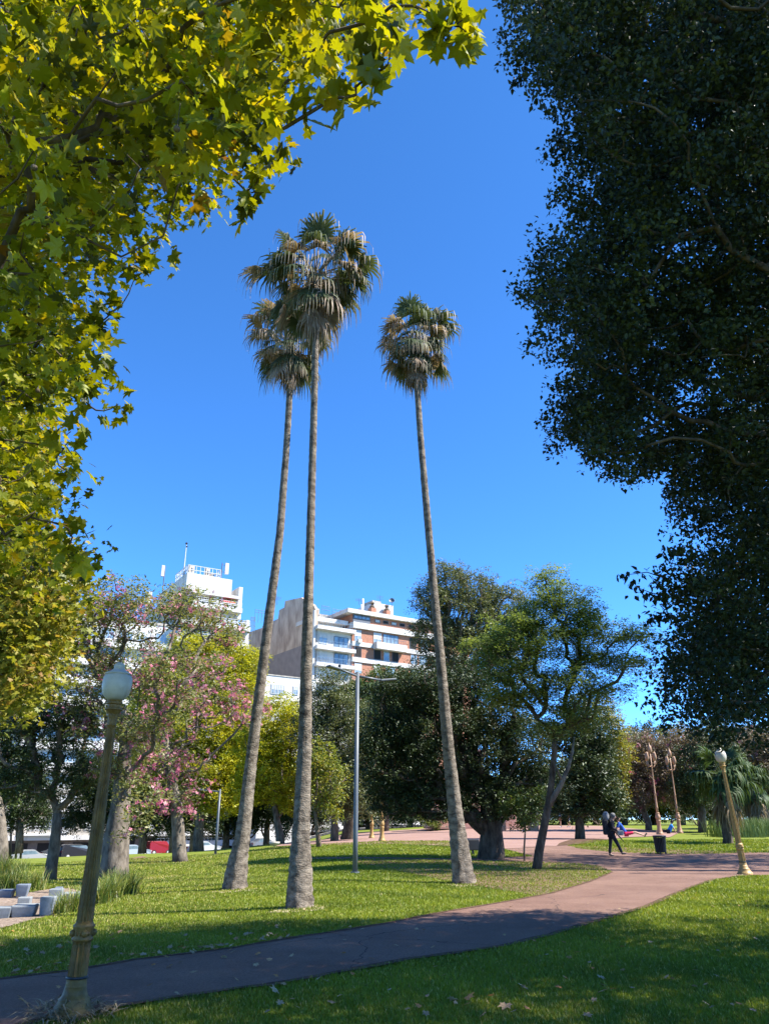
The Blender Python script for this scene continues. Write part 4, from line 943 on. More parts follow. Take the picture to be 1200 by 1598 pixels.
while fl > -2:
    e = uC2+.5 if k < 1 else uC3
    F4.part('balcony', M['white_wall'], T4, uC0-1.0 if k else uC0+1, e, fl-.75, fl, -.8, .9)
    F4.rail(T4, uC0+1 if not k else uC0-.8, e-.1, fl+.003, fl+1.0, .8, n=22, solid=1)
    if k:
        F4.part('wall', M['white_wall'], T4, uC2+.5, uC3-.6, fl-step+.0, fl-.76, -15, -.9); F4.part('end_pier', M['white_wall'], T4, uC3-.55, uC3, fl-step+.003, fl+(1.3 if k == 1 else -.003), -2, .3)
        for j in range(5):
            u_ = uC0 + (uC3-uC0)*(j+.15)/5; F4.window(T4, u_, u_+1.9, fl+.1-step+.0, fl-1.0, -.79, 2, m='glass' if j % 2 else 'blind')
    fl -= step; k += 1
# long white lower wing to the left
zw = zz7(0, 0); FW = F4
uW0 = F4.U(60, 1000); zwt = F4.Z(150, 962)
F4.part('wing_wall', M['white_wall'], T4, uW0, uC0-1.2, -4, zwt, -14, -1.0)
k = 0; fl = zwt-3.0
while fl > -2:
    F4.part('band', M['white_wall'], T4, uW0, uC0-1.2, fl-1.2, fl-.1, -1, -.2)
    for j in range(7):
        u_ = uW0 + (uC0-1.2-uW0)*(j+.1)/7; F4.window(T4, u_, u_+(uC0-uW0)/7*.68, fl+.05, fl+1.75, -.99, 3, m='glass', blind=.2*(j % 3))
    fl -= 3.0
F4.part('wing_parapet', M['concrete'], T4, uW0-.2, uC0-1.0, zwt+.003, zwt+.4, -14.2, -.9)
# rear stepped side part of the tower
F4.part('rear_block', M['white_wall'], T4, uC0+.4, uC0+6, -4, zz7(240, 545)-.6, -30, -16.01)
# rooftop plant
mb = MB(); z0, z1 = ztop, zz7(340, 395); corners = [(uC0+.2, -.5), (uC1-2, -.5), (uC1-2, -7), (uC0+.2, -7)]
for i in range(4):
    a, b_ = corners[i], corners[(i+1) % 4]
    for zz in (z1, (z0+z1)/2, z0+.15): mb.tube([F4.pt(a[0], zz, a[1]), F4.pt(b_[0], zz, b_[1])], [.07, .07], 5)
    for j in range(8): t_ = j/8; mb.tube([F4.pt(a[0]+(b_[0]-a[0])*t_, z0-.1, a[1]+(b_[1]-a[1])*t_), F4.pt(a[0]+(b_[0]-a[0])*t_, z1, a[1]+(b_[1]-a[1])*t_)], [.06, .06], 5)
mb.build('roof_cage', M['frame'], T4)
for a0, a1, b0, b1 in ((400, 455, 392, 485), (576, 616, 420, 520), (622, 655, 480, 525)):
    ac = F4.part('air_conditioner', M['cream_wall'], T4, u7(a0, b0), u7(a1, b0), zz7(a0, b1), zz7(a0, b0), -2.2, -1.2); mb = MB(); c = F4.pt((u7(a0, b0)+u7(a1, b0))/2, (zz7(a0, b1)+zz7(a0, b0))/2, -1.17); mb.sphere(c, .28, 10, 8, (1, .3, 1.3)); mb.build('fan', M['frame_dark'], ac)
for a0, a1, b0, b1, o in ((204, 236, 312, 430, -6), (784, 820, 365, 480, -1.5)):
    an = F4.part('antenna_panel', M['frame'], T4, u7(a0, b0), u7(a1, b0), zz7(a0, b1), zz7(a0, b0), o-.4, o); mb = MB(); pu_ = u7(a1+8, b0) if a0 < 300 else u7(a0-30, b0); mb.tube([F4.pt(pu_, ztop-2, o-.3), F4.pt(pu_, zz7(a0, b0), o-.3)], [.09, .09], 6)
    for zz in (zz7(a0, b0+20), zz7(a0, b1-20)): mb.tube([F4.pt(pu_, zz, o-.3), F4.pt((u7(a0, b0)+u7(a1, b0))/2, zz, o-.3)], [.05, .05], 5)
    mb.build('antenna_pole', M['frame_dark'], an)
pu_ = u7(368, 300); mb = MB(); mb.tube([F4.pt(pu_, ztop-.5, -2), F4.pt(pu_, zz7(368, 150), -2)], [.12, .07], 8); mast = mb.build('mast', M['frame'], T4)
mb = MB(); mb.sphere(F4.pt(pu_, zz7(368, 150), -2), .22, 8, 6); mb.sphere(F4.pt(pu_+.1, zz7(368, 182), -2), .17, 8, 6); mb.build('camera', M['black'], mast)
mb = MB(); p0 = F4.pt(u7(-55, 640), zz7(-55, 640)-2, -9); mb.tube([p0, p0+Vector((0, 0, 6.3))], [.06, .03], 5)
for k in (4.4, 5.0, 5.6): mb.tube([p0+Vector((-.8, 0, k)), p0+Vector((.8, 0, k))], [.03, .03], 4)
mb.build('antenna', M['grey_metal'], T4)
F4.part('rear_pier', M['white_wall'], T4, uC0-2.2, uC0-1.6, zt2, zz7(235, 480), -15, -14)
# ---- cream tower behind on the far left
F5 = Fac(-70, 150, 32); T5 = thing('apartment_building', 'cream apartment block just showing above the golden foliage at far left', 'building', F5.pt(0, -4))
u0, u1, zt5 = F5.U(60, 905), F5.U(125, 905), F5.Z(115, 903)
F5.part('wall', M['cream_wall'], T5, u0, u1-.8, -4, zt5-2, -12, 0); F5.part('roof_parapet', M['white_wall'], T5, u0, u1, zt5-2, zt5, -12, .5)
for j in range(4):
    for q in range(3): F5.window(T5, u0+1+j*4, u0+3.4+j*4, zt5-5.2-q*3, zt5-3.5-q*3, .01, 2)
# ---- street level terrace: cream houses with balconies over dark garages
def terrace(label, u0, u1, slab, top, cream, nwin, seed, openings=4, out=0):
    rd = random.Random(seed); Ft = Fac(SO.x, SO.y, 32.2); base = st((u0+u1)/2, 0, -4.5)
    T = thing('apartment_building', label, 'building', base); F = Ft
    F.part('ground_floor', M['cream_wall'] if cream else M['shade_tone_wall'], T, u0, u1, -5, slab-.35, -12+out, out-.6)
    F.part('upper_wall', M['cream_wall'] if cream else (M['concrete'] if seed < 4 else M['white_wall']), T, u0, u1, slab, top, -12+out, out)  # darker concrete on two of the houses imitates the shade on their walls
    F.part('slab', M['white_wall'], T, u0-.02, u1+.02, slab-.34, slab+.25, -1+out, out+.5)
    w_ = (u1-u0)/openings
    for j in range(openings): F.part('garage_opening', M['dark_open'], T, u0+w_*(j+.12), u0+w_*(j+.85), -5, slab-.7, out-.61, out-.55)
    w_ = (u1-u0)/nwin
    for fl_ in range(int((top-slab)/2.9)):
        zf = slab+fl_*2.9
        for j in range(nwin): F.window(T, u0+w_*(j+.2), u0+w_*(j+.75), zf+.9, zf+2.4, out+.01, 2, m='dark_open' if rd.random() < .6 else 'blind', fr='frame')
        if fl_ < 2:
            a = u0+w_*rd.randrange(nwin); F.part('balcony', M['white_wall'], T, a, a+w_*1.2, zf+.26, zf+.5, out, out+1.3); F.rail(T, a, a+w_*1.2, zf+.503, zf+1.4, out+1.2, n=9)
            F.part('air_conditioner', M['frame'], T, a+w_*1.4, a+w_*1.4+.9, zf+.5, zf+1.2, out+.02, out+.4)
    return T
terrace('cream street house behind the forked dark tree at the left edge', -45, -26, -.62, 8.3, True, 5, 1, 3, out=1.0)
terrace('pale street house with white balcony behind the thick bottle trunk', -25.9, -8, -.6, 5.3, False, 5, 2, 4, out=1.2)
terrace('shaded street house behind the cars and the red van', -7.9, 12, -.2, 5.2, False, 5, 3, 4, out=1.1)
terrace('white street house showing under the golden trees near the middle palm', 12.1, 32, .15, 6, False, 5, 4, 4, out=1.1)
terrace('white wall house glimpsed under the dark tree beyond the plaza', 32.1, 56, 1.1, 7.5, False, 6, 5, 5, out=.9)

# ------------------------------------------------------------------ cars along the street
def car(name, label, c, rz, col, L=4.3, W=1.75, Hh=1.45, kind='sedan'):
    t = thing(name, label, 'car' if kind != 'van' else 'van', c, 'vehicles parked along the street')
    q = Matrix.Rotation(rz, 4, 'Z'); T = Matrix.Translation(c) @ q
    if kind == 'van': body = [(-.5, .3), (-.5, .95), (-.47, 1.0), (.22, 1.0), (.36, .62), (.49, .52), (.5, .3)]
    elif kind == 'suv': body = [(-.5, .25), (-.5, .62), (-.48, .95), (-.42, 1.0), (.08, 1.0), (.24, .68), (.47, .6), (.5, .3)]
    else: body = [(-.5, .25), (-.5, .6), (-.46, .66), (-.36, .70), (-.24, .97), (-.18, 1.0), (.05, 1.0), (.2, .72), (.45, .60), (.5, .3)]
    body += [(.5, .16), (-.5, .16)]
    mb = MB(); n = len(body); lv = [(-1, .90), (-.86, 1), (.86, 1), (1, .90)]
    vs = []
    for sy, sc in lv:
        for x, z in body:
            zz = z if z < .62 else .62+(z-.62)*(1 if abs(sy) < 1 else .92); yy = sy*W/2*(1 if z < .66 else .84); vs.append(T @ Vector((x*L*(1 if abs(sy) < 1 else .985), yy, zz*Hh)))
    fs = [(i*n+j, i*n+(j+1) % n, (i+1)*n+(j+1) % n, (i+1)*n+j) for i in range(3) for j in range(n)] + [tuple(range(n)), tuple(3*n+j for j in range(n))[::-1]]
    mb.add(vs, fs); mb.build('body', col, t, smooth=False, bevel=.03)
    x0, x1 = (-.36, .30) if kind != 'sedan' else (-.31, .15)
    for sy in (-1, 1):
        mb = MB(); zz = (.66*Hh, .92*Hh)
        pts = [(x0*L, zz[0]), (x1*L, zz[0]), (x1*L*.45 if kind == 'sedan' else x1*L*.6, zz[1]), ((x0+.09)*L, zz[1])]
        vs = [T @ Vector((x, sy*(W/2*.845+.012), z)) for x, z in pts] + [T @ Vector((x, sy*(W/2*.845-.05), z)) for x, z in pts]
        mb.add(vs, [(0, 1, 2, 3), (7, 6, 5, 4), (0, 4, 5, 1), (1, 5, 6, 2), (2, 6, 7, 3), (3, 7, 4, 0)]); mb.build('window', M['glass'], t)
        for sx in (-.31, .31):
            mb = MB(); c0 = T @ Vector((sx*L, sy*(W/2-.1), .31)); ax = (q @ Vector((0, sy, 0, 0)).to_3d()) if False else (q.to_3x3() @ Vector((0, sy, 0)))
            mb.tube([c0-ax*.09, c0+ax*.11], [.31, .31], 16); wh = mb.build('wheel', M['black'], t); mb = MB(); mb.tube([c0+ax*.11, c0+ax*.125], [.19, .17], 10); mb.build('rim', M['frame'], wh)
        for sx, mm in ((.495, M['frame']), (-.495, M['red'])):
            mb = MB(); mb.box((0, 0, 0), (.08, .32, .14), 0, T @ Matrix.Translation((sx*L, sy*W*.36, .52*Hh))); mb.build('headlight' if sx > 0 else 'tail_light', mm, t)
    return t
paints = [carpaint('paint_white', (.25, .26, .27)), carpaint('paint_black', (.02, .02, .022)), carpaint('paint_dark', (.035, .04, .045)), carpaint('paint_silver', (.28, .33, .38)), carpaint('paint_red', (.22, .012, .016)), carpaint('paint_grey', (.12, .13, .14)), carpaint('paint_pale', (.40, .42, .42))]
rzs = math.atan2(SD.y, SD.x)
def carpx(px, Y, off): # point on street line with offset off whose column is px
    r = ray(px, 1335); # solve SO + SD*u + SN*off = k*(r.x,r.y)
    A_ = np.array([[SD.x, -r.x], [SD.y, -r.y]]); bb = -np.array([SO.x+SN.x*off, SO.y+SN.y*off]); u_, k_ = np.linalg.solve(A_, bb)
    q = SO + SD*u_ + SN*off; return Vector((q.x, q.y, h(q.x, q.y)+.05))
for px, off, pi_, kind, lab in ((49, 13, 0, 'sedan', 'white sedan parked at the left behind the thin poles'), (92, 6, 2, 'sedan', 'dark sedan half hidden behind the forked trunk'), (121, 6.5, 1, 'suv', 'black tall car left of the near lamp post'),
                                (207, 11, 3, 'sedan', 'silver blue car just right of the thick bottle trunk'), (248, 6, 4, 'van', 'red van between two trunks'), (318, 8, 6, 'sedan', 'pale silver car in the shade left of the short light pole'), (412, 8, 5, 'sedan', 'grey car roof showing over the lawn crest right of the left palm')):
    car('van' if kind == 'van' else 'parked_car', lab, carpx(px, 0, off), rzs, paints[pi_], kind=kind, Hh=1.5 if kind == 'sedan' else 1.7, L=3.1 if kind == 'van' else 4.3)

# ------------------------------------------------------------------ monument on the plaza
b = G(738, 1297); b = Vector((b.x, 80.0*1.0, 0)); b.x = P(738, 1297, 80).x; b.z = h(b.x, b.y)
T = thing('monument', 'pink stone monument with steps and corner pedestals beyond the big dark tree', 'monument', b)
for i in range(4):
    mb = MB(); mb.box(b+Vector((.2, 3+i*.0, .1+i*.2)), (9.2-i*.8, 8-i*.8, .2-.003)); mb.build('step', M['pink_stone'], T)
mb = MB(); mb.box(b+Vector((.2, 3.4, 1.9)), (5.4, 4.6, 2.2)); mb.build('plinth', M['pink_stone'], T, bevel=.05)
mb = MB(); mb.box(b+Vector((.2, 3.4, 3.25)), (4.2, 3.6, .5)); mb.box(b+Vector((.2, 3.4, 5.5)), (2.6, 2.4, 4.0)); mb.build('shaft', M['pink_stone'], T, bevel=.05)
for sx in (-3.4, 3.8):
    mb = MB(); mb.box(b+Vector((sx, .6, .9)), (.9, .9, 1.5)); mb.box(b+Vector((sx, .6, 1.75)), (1.1, 1.1, .2)); pd = mb.build('pedestal', M['pink_stone'], T, bevel=.03)
    mb = MB(); mb.lathe([(.3, 0), (.36, .1), (.2, .25), (.3, .6), (.45, .9), (.4, 1.2), (.2, 1.3)], 12, c=b+Vector((sx, .6, 1.85))); mb.build('urn', M['pink_stone'], pd, smooth=True)
for (px, py, hh, w_) in ((784, 1292, 1.9, .35), (832, 1292, 2.2, .5)):
    q = P(px, py, 74); q.z = h(q.x, q.y); t = thing('urn_pedestal', 'ochre stone urn on a pedestal ' + ('just right of the big dark trunk' if px == 784 else 'standing alone on the plaza left of the leaning trunk'), 'urn', q)
    mb = MB(); mb.box(q+Vector((0, 0, .4)), (w_*1.7, w_*1.7, .8)); mb.build('pedestal', M['bronze'], t, bevel=.03)
    mb = MB(); mb.lathe([(w_*.5, .8), (w_*.8, .95), (w_, 1.4), (w_*.6, 1.7), (w_*.3, hh)], 12, c=q); mb.build('urn', M['bronze'], t, smooth=True)
# low round shrubs
def shrub(label, px, py, w_, hh, leaf, Y, vr=(0, 1)):
    b = P(px, py, Y); b.z = h(b.x, b.y); t = thing('shrub', label, 'shrub', b)
    mb = MB()
    for i in range(7): a = i*.9; mb.tube([b, b+Vector((math.cos(a)*w_*.25, math.sin(a)*w_*.25, hh*.7))], [.05, .02], 5)
    mb.build('stem', M['bark_brown'], t)
    d = rng.normal(size=(60, 3)); d /= np.linalg.norm(d, axis=1)[:, None]; C = np.array(b)+np.array([0, 0, hh*.5])+d*np.array([w_*.45, w_*.45, hh*.42])*rng.uniform(.6, 1, (60, 1))
    leaves('foliage', C, 60, .3, .13, T_leaf(), L_[leaf], t, vr=vr)
shrub('rounded olive shrub at the left foot of the monument steps', 676, 1297, 3.4, 2.1, 'yg', 78, (0, .5))
shrub('low dark shrub right of the monument steps', 800, 1292, 3, 1.4, 'ficus', 82)

# ------------------------------------------------------------------ people
def skin(name, joints, edges, m, parent, sub=2, origin=None):
    """joints: {key:(co, r)} world coordinates"""
    keys = list(joints); idx = {k: i for i, k in enumerate(keys)}; org = rootloc(parent) if parent is not None else origin
    me = bpy.data.meshes.new(name); me.from_pydata([tuple(Vector(joints[k][0])-org) for k in keys], [(idx[a], idx[b]) for a, b in edges], []); o = bpy.data.objects.new(name, me); COL.objects.link(o)
    sk = o.modifiers.new('s', 'SKIN'); sb = o.modifiers.new('b', 'SUBSURF'); sb.levels = sub; sb.render_levels = sub
    for i, k in enumerate(keys):
        r = joints[k][1]; r = r if isinstance(r, tuple) else (r, r); me.skin_vertices[0].data[i].radius = r
    me.skin_vertices[0].data[0].use_root = True
    bpy.context.view_layer.update(); dg = bpy.context.evaluated_depsgraph_get(); ev = bpy.data.meshes.new_from_object(o.evaluated_get(dg))
    o.modifiers.clear(); o.data = ev; ev.name = name; ev.materials.clear(); ev.materials.append(m); ev.polygons.foreach_set('use_smooth', [True]*len(ev.polygons))
    if parent: o.parent = parent
    return o
SKINC = mat('skin', (.38, .22, .15), .6, .4); M['cloth_black'] = mat('cloth_black', (.018, .018, .022), .9, .2, nscale=12, col2=(.035, .033, .04)); M['cloth_blue'] = mat('cloth_blue', (.02, .07, .32), .9, .2); M['cloth_red'] = mat('cloth_red', (.55, .03, .09), .9, .2)
M['hair_grey'] = mat('hair_grey', (.14, .135, .13), .8, .2); M['hair_dark'] = mat('hair_dark', (.02, .015, .012), .6, .3); M['pack_grey'] = mat('pack_grey', (.16, .16, .165), .9, .2, nscale=14, col2=(.27, .27, .27)); M['cloth_white'] = mat('cloth_white', (.6, .62, .66), .9, .2)
def person(label, base, J, shirt, trousers, hair, shoes, rz=0, sc=1.0, shorts=False, sleeves=True, group=None):
    """J: joints in local frame facing +X, metres"""
    t = thing('person', label, 'person', base, group); q = Matrix.Rotation(rz, 3, 'Z'); b = Vector(base)
    W = {k: b + q @ (Vector(v)*sc) for k, v in J.items()}
    fw = (q @ Vector((1, 0, 0)))
    r = dict(pelvis=.125, waist=.115, chest=(.13, .155), neck0=.07, neck=.052, head0=.07, head=.098, crown=.075, nose=.02)
    j = {k: (W[k], r[k]) for k in ('pelvis', 'waist', 'chest', 'neck', 'head', 'crown')}
    hd = (W['crown']-W['head']).normalized(); ff = (W['face']-W['head']).normalized()
    j['nose'] = (W['head']+ff*.115*sc - hd*.02, .018); j['chin'] = (W['head']+ff*.055*sc-hd*.09*sc, .04)
    E = [('pelvis', 'waist'), ('waist', 'chest'), ('chest', 'neck'), ('neck', 'head'), ('head', 'crown'), ('head', 'nose'), ('head', 'chin')]
    for s_ in 'LR':
        for k, rr in (('sh', .06), ('el', .042), ('wr', .03), ('hip', .092), ('kn', .058), ('an', .04)): j[k+s_] = (W[k+s_], rr)
        hand_d = (W['hand'+s_]-W['wr'+s_]).normalized(); j['palm'+s_] = (W['wr'+s_]+hand_d*.07*sc, (.03, .018)); side = hand_d.cross(Vector((0, 0, 1))).normalized() if abs(hand_d.z) < .9 else fw
        for f in range(4):
            p0 = j['palm'+s_][0] + side*(f-1.5)*.019 + hand_d*.035; L = (.07, .08, .075, .058)[f]*sc; j['f%d%s' % (f, s_)] = (p0, .0095); j['g%d%s' % (f, s_)] = (p0+hand_d*L*.5+fw*.008, .0085); j['t%d%s' % (f, s_)] = (p0+hand_d*L*.85+fw*.03, .007); E += [('palm'+s_, 'f%d%s' % (f, s_)), ('f%d%s' % (f, s_), 'g%d%s' % (f, s_)), ('g%d%s' % (f, s_), 't%d%s' % (f, s_))]
        j['th'+s_] = (j['palm'+s_][0]+side*.04+hand_d*.01, .011); j['ti'+s_] = (j['palm'+s_][0]+side*.055+hand_d*.045, .009); E += [('palm'+s_, 'th'+s_), ('th'+s_, 'ti'+s_)]
        td = W['toe'+s_]; j['toe'+s_] = (td, (.035, .03)); E += [('chest', 'sh'+s_), ('sh'+s_, 'el'+s_), ('el'+s_, 'wr'+s_), ('wr'+s_, 'palm'+s_), ('pelvis', 'hip'+s_), ('hip'+s_, 'kn'+s_), ('kn'+s_, 'an'+s_), ('an'+s_, 'toe'+s_)]
    skin('body', j, E, SKINC, t, 2)
    c = {k: (W[k], r_) for k, r_ in (('waist', (.15, .17)), ('chest', (.155, .185)), ('pelvis', (.15, .165)), ('neck', .066))}; Ec = [('waist', 'chest'), ('waist', 'pelvis'), ('chest', 'neck')]
    for s_ in 'LR':
        c['sh'+s_] = (W['sh'+s_], .078); c['el'+s_] = (W['el'+s_] if sleeves else W['sh'+s_].lerp(W['el'+s_], .75), .062); Ec += [('chest', 'sh'+s_), ('sh'+s_, 'el'+s_)]
        if sleeves: c['wr'+s_] = (W['wr'+s_], .045); Ec.append(('el'+s_, 'wr'+s_))
    skin('jacket' if sleeves else 'shirt', c, Ec, shirt, t, 2)
    c = {'pelvis': (W['pelvis'], (.145, .155))}; Ec = []
    for s_ in 'LR':
        c['hip'+s_] = (W['hip'+s_], .112); c['kn'+s_] = (W['kn'+s_] if not shorts else W['hip'+s_].lerp(W['kn'+s_], .85), .078); Ec += [('pelvis', 'hip'+s_), ('hip'+s_, 'kn'+s_)]
        if not shorts: c['an'+s_] = (W['an'+s_], .062); Ec.append(('kn'+s_, 'an'+s_))
    skin('shorts' if shorts else 'trousers', c, Ec, trousers, t, 2)
    for s_ in 'LR':
        d = (W['toe'+s_]-W['an'+s_]); k = {'a': (W['an'+s_]-Vector((0, 0, .03))-d.normalized()*.05, .042), 'b': (W['an'+s_].lerp(W['toe'+s_], .6)-Vector((0, 0, .01)), (.045, .036)), 'c': (W['toe'+s_]+d.normalized()*.02, (.04, .026))}
        skin('shoe', k, [('a', 'b'), ('b', 'c')], shoes, t, 2)
    mb = MB(); hc = W['head'].lerp(W['crown'], .45)-ff*.028*sc; mb.sphere(hc, .112*sc, 14, 10, (1, 1, .98)); mb.build('hair', hair, t, smooth=True)
    return t, W
walk = dict(pelvis=(0, 0, .93), waist=(.02, 0, 1.08), chest=(.06, 0, 1.28), neck=(.11, 0, 1.44), head=(.17, 0, 1.54), crown=(.18, 0, 1.63), face=(.27, 0, 1.51),
            shL=(.06, .18, 1.36), elL=(.04, .23, 1.10), wrL=(.22, .18, .98), handL=(.32, .16, .95), shR=(.06, -.18, 1.36), elR=(.03, -.24, 1.10), wrR=(.24, -.2, 1.0), handR=(.34, -.18, .97),
            hipL=(0, .09, .88), knL=(-.05, .09, .48), anL=(-.12, .09, .09), toeL=(.03, .09, .03), hipR=(0, -.09, .88), knR=(.20, -.09, .50), anR=(.36, -.09, .13), toeR=(.51, -.09, .11))
b = G(957, 1337); person_, W = person('person in black walking right along the path with a hunched back', b, walk, M['cloth_black'], M['cloth_black'], M['hair_grey'], M['black'], rz=R(-6), sc=1.03)
q = Matrix.Rotation(R(-6), 3, 'Z'); t = thing('backpack', 'tall black backpack with a pale grey top on the walking person in black', 'backpack', b + q @ Vector((-.16, 0, .95)))
mb = MB(); c = b + q @ Vector((-.19, 0, 1.15)); mb.hexa([c + q @ Vector(p) for p in ((-.12, -.17, -.3), (.1, -.17, -.3), (.1, .17, -.3), (-.12, .17, -.3), (-.13, -.17, .32), (.08, -.17, .32), (.08, .17, .32), (-.13, .17, .32))]); mb.build('bag_body', M['cloth_black'], t, bevel=.05)
mb = MB(); mb.sphere(b + q @ Vector((-.15, 0, 1.60)), .15, 14, 10, (.95, 1.1, 1.35)); mb.build('bag_top', M['pack_grey'], t, smooth=True)
t = thing('shoulder_bag', 'small grey bag carried in front by the walking person in black', 'bag', b + q @ Vector((.36, -.2, .85)))
mb = MB(); mb.box((0, 0, 0), (.26, .16, .2), 0, Matrix.Translation(b + q @ Vector((.36, -.19, .93))) @ q.to_4x4()); mb.build('bag_body', M['pack_grey'], t, bevel=.03)
mb = MB(); mb.tube([b + q @ Vector(p) for p in ((.26, -.2, 1.02), (.12, -.2, 1.25), (.02, -.12, 1.42))], [.012]*3, 6); mb.build('strap', M['cloth_black'], t)
t = thing('umbrella', 'folded dark umbrella hanging at the side of the walking person in black', 'umbrella', b + q @ Vector((.3, -.27, .6)))
mb = MB(); mb.tube([b + q @ Vector(p) for p in ((.14, -.25, .98), (.3, -.27, .78), (.46, -.28, .58))], [.03, .035, .012], 8); mb.build('canopy', M['black'], t, smooth=True)
recl = dict(pelvis=(0, 0, .14), waist=(-.08, 0, .28), chest=(-.2, 0, .46), neck=(-.27, 0, .64), head=(-.27, 0, .76), crown=(-.28, 0, .86), face=(-.17, 0, .76),
            shL=(-.22, .18, .56), elL=(-.40, .24, .32), wrL=(-.46, .24, .08), handL=(-.52, .24, .02), shR=(-.22, -.18, .56), elR=(-.38, -.25, .32), wrR=(-.42, -.26, .08), handR=(-.48, -.26, .02),
            hipL=(.03, .09, .13), knL=(.42, .1, .22), anL=(.80, .08, .07), toeL=(.88, .1, .18), hipR=(.03, -.09, .13), knR=(.40, -.12, .20), anR=(.78, -.14, .07), toeR=(.88, -.15, .17))
b = G(977, 1308); b.z += .03
person('person in blue shirt and red shorts leaning back on the plaza edge', b, recl, M['cloth_blue'], M['cloth_red'], M['hair_dark'], M['bark_brown'], rz=R(-12), sc=1.55, shorts=True, sleeves=False)
stand = dict(pelvis=(0, 0, .93), waist=(0, 0, 1.08), chest=(0, 0, 1.28), neck=(.01, 0, 1.46), head=(.02, 0, 1.57), crown=(.01, 0, 1.66), face=(.12, 0, 1.57),
             shL=(0, .18, 1.38), elL=(-.02, .23, 1.12), wrL=(.12, .2, .95), handL=(.2, .18, .9), shR=(0, -.18, 1.38), elR=(-.02, -.23, 1.12), wrR=(.05, -.23, .88), handR=(.08, -.23, .8),
             hipL=(0, .09, .88), knL=(.06, .09, .48), anL=(.1, .09, .09), toeL=(.24, .09, .03), hipR=(0, -.09, .88), knR=(-.02, -.09, .48), anR=(-.12, -.09, .09), toeR=(.02, -.09, .03))
def pput(px, Y): q = P(px, 1300, Y); q.z = h(q.x, q.y)+.03; return q
person('person in pale blue top and shorts on the far plaza, left of two', pput(876, 84), stand, mat('cloth_pale_blue', (.18, .40, .62), .9, .2), SKINC, M['hair_dark'], M['cloth_white'], rz=R(200), sc=1.0, shorts=True, sleeves=False)
person('person in a light top on the far plaza, right of two by a trunk', pput(889, 84), stand, mat('cloth_tan', (.5, .36, .28), .9, .2), M['cloth_white'], M['hair_dark'], M['cloth_white'], rz=R(170), sc=.95, shorts=True, sleeves=False)
sit = {k: v for k, v in recl.items()}
person('person in a blue top sitting on the ground between the two bronze lamps', pput(1044, 66), sit, mat('cloth_sky', (.03, .20, .60), .9, .2), M['cloth_black'], M['hair_dark'], M['black'], rz=R(160), sc=1.1, sleeves=False)
person('person in white lying back in the shade left of the fan palm trunk', pput(1126, 60), sit, M['cloth_white'], M['cloth_white'], M['hair_dark'], M['black'], rz=R(10), sc=1.0, sleeves=False)
# ------------------------------------------------------------------ trees in the park
tree('silk_floss_tree', 'big silk floss tree with swollen grey trunk and pink blossom behind the near lamp post', 'tree', (178, 1374),
     [(179, 1350, 42), (182, 1310, 38), (188, 1260, 31), (192, 1210, 25), (196, 1160, 19), (190, 1110, 15)],
     [(140, 960, 60, 38), (190, 935, 60, 32, 1), (240, 950, 70, 38), (310, 960, 60, 36, -1), (340, 985, 40, 25), (120, 1020, 60, 50), (200, 1030, 80, 45, 2), (270, 1050, 80, 45, -2), (130, 1080, 50, 40), (215, 1250, 38, 46, -2), (190, 1180, 60, 50), (215, 1120, 60, 40, -2), (150, 1130, 40, 45)],
     'ceiba', dens=17, nper=44, rc=.68, size=.13, bark='bark_grey', twig=.014, gam=.5, wob=.35, flowers=(190, 11, .13), shell=.35, flat=.6, minr=.009)
tree('silk_floss_tree', 'silk floss tree with tapering trunk and arching pink branches left of the short light pole', 'tree', (282, 1346),
     [(280, 1330, 22), (278, 1290, 19), (272, 1240, 16), (262, 1190, 12), (258, 1150, 10)],
     [(280, 1110, 70, 40), (340, 1090, 60, 32), (390, 1110, 45, 26), (250, 1170, 60, 45), (290, 1200, 50, 50), (260, 1235, 50, 32), (330, 1040, 40, 25, 2), (300, 1255, 20, 30)],
     'ceiba', dens=16, nper=13, rc=.66, size=.13, bark='bark_grey', twig=.014, gam=.5, wob=.4, flowers=(180, 11, .14), shell=.3, minr=.012)
tree('silk_floss_tree', 'pale trunked tree cut by the left edge, dark leaves above', 'tree', (0, 1352),
     [(0, 1320, 24), (-2, 1280, 20), (-8, 1240, 17)], [(-20, 1180, 50, 60), (-60, 1120, 70, 80), (10, 1230, 30, 20), (-50, 1230, 50, 30)],
     'green', dens=12, nper=60, rc=.6, size=.13, bark='bark_grey')
tree('leafy_tree', 'dark leafed tree with forked trunk on the left lawn before the parked cars', 'tree', (78, 1374),
     [(81, 1350, 18), (85, 1322, 17), (87, 1300, 15), (90, 1270, 12)],
     [(60, 1150, 70, 48), (115, 1165, 48, 55), (20, 1190, 60, 50), (75, 1215, 70, 34), (135, 1215, 26, 34), (40, 1120, 50, 30), (100, 1115, 50, 26), (70, 1075, 50, 24), (10, 1235, 30, 25), (130, 1120, 40, 30), (30, 1090, 45, 24), (0, 1150, 40, 40)],
     'ficus', dens=16, nper=75, rc=.5, size=.11, vr=(.2, 1), twig=.016, gam=.6, shell=.3)
tree('golden_tree', 'large yellow green tree behind the pink blossom, between the white block and the left palm', 'tree', (310, 1331),
     [(309, 1310, 16), (312, 1280, 13), (318, 1240, 11)],
     [(345, 1035, 50, 45), (290, 1085, 60, 45), (365, 1085, 45, 50), (320, 1140, 70, 50), (370, 1160, 45, 50), (330, 1200, 70, 40), (275, 1160, 50, 50), (385, 1215, 40, 35), (250, 1070, 40, 40), (235, 1120, 40, 50), (240, 1180, 45, 50), (300, 1020, 40, 30), (385, 1040, 22, 32), (340, 1240, 60, 28)],
     'yellow', dens=17, nper=80, rc=1.0, size=.18, Y=66, shell=.5, flat=.6)
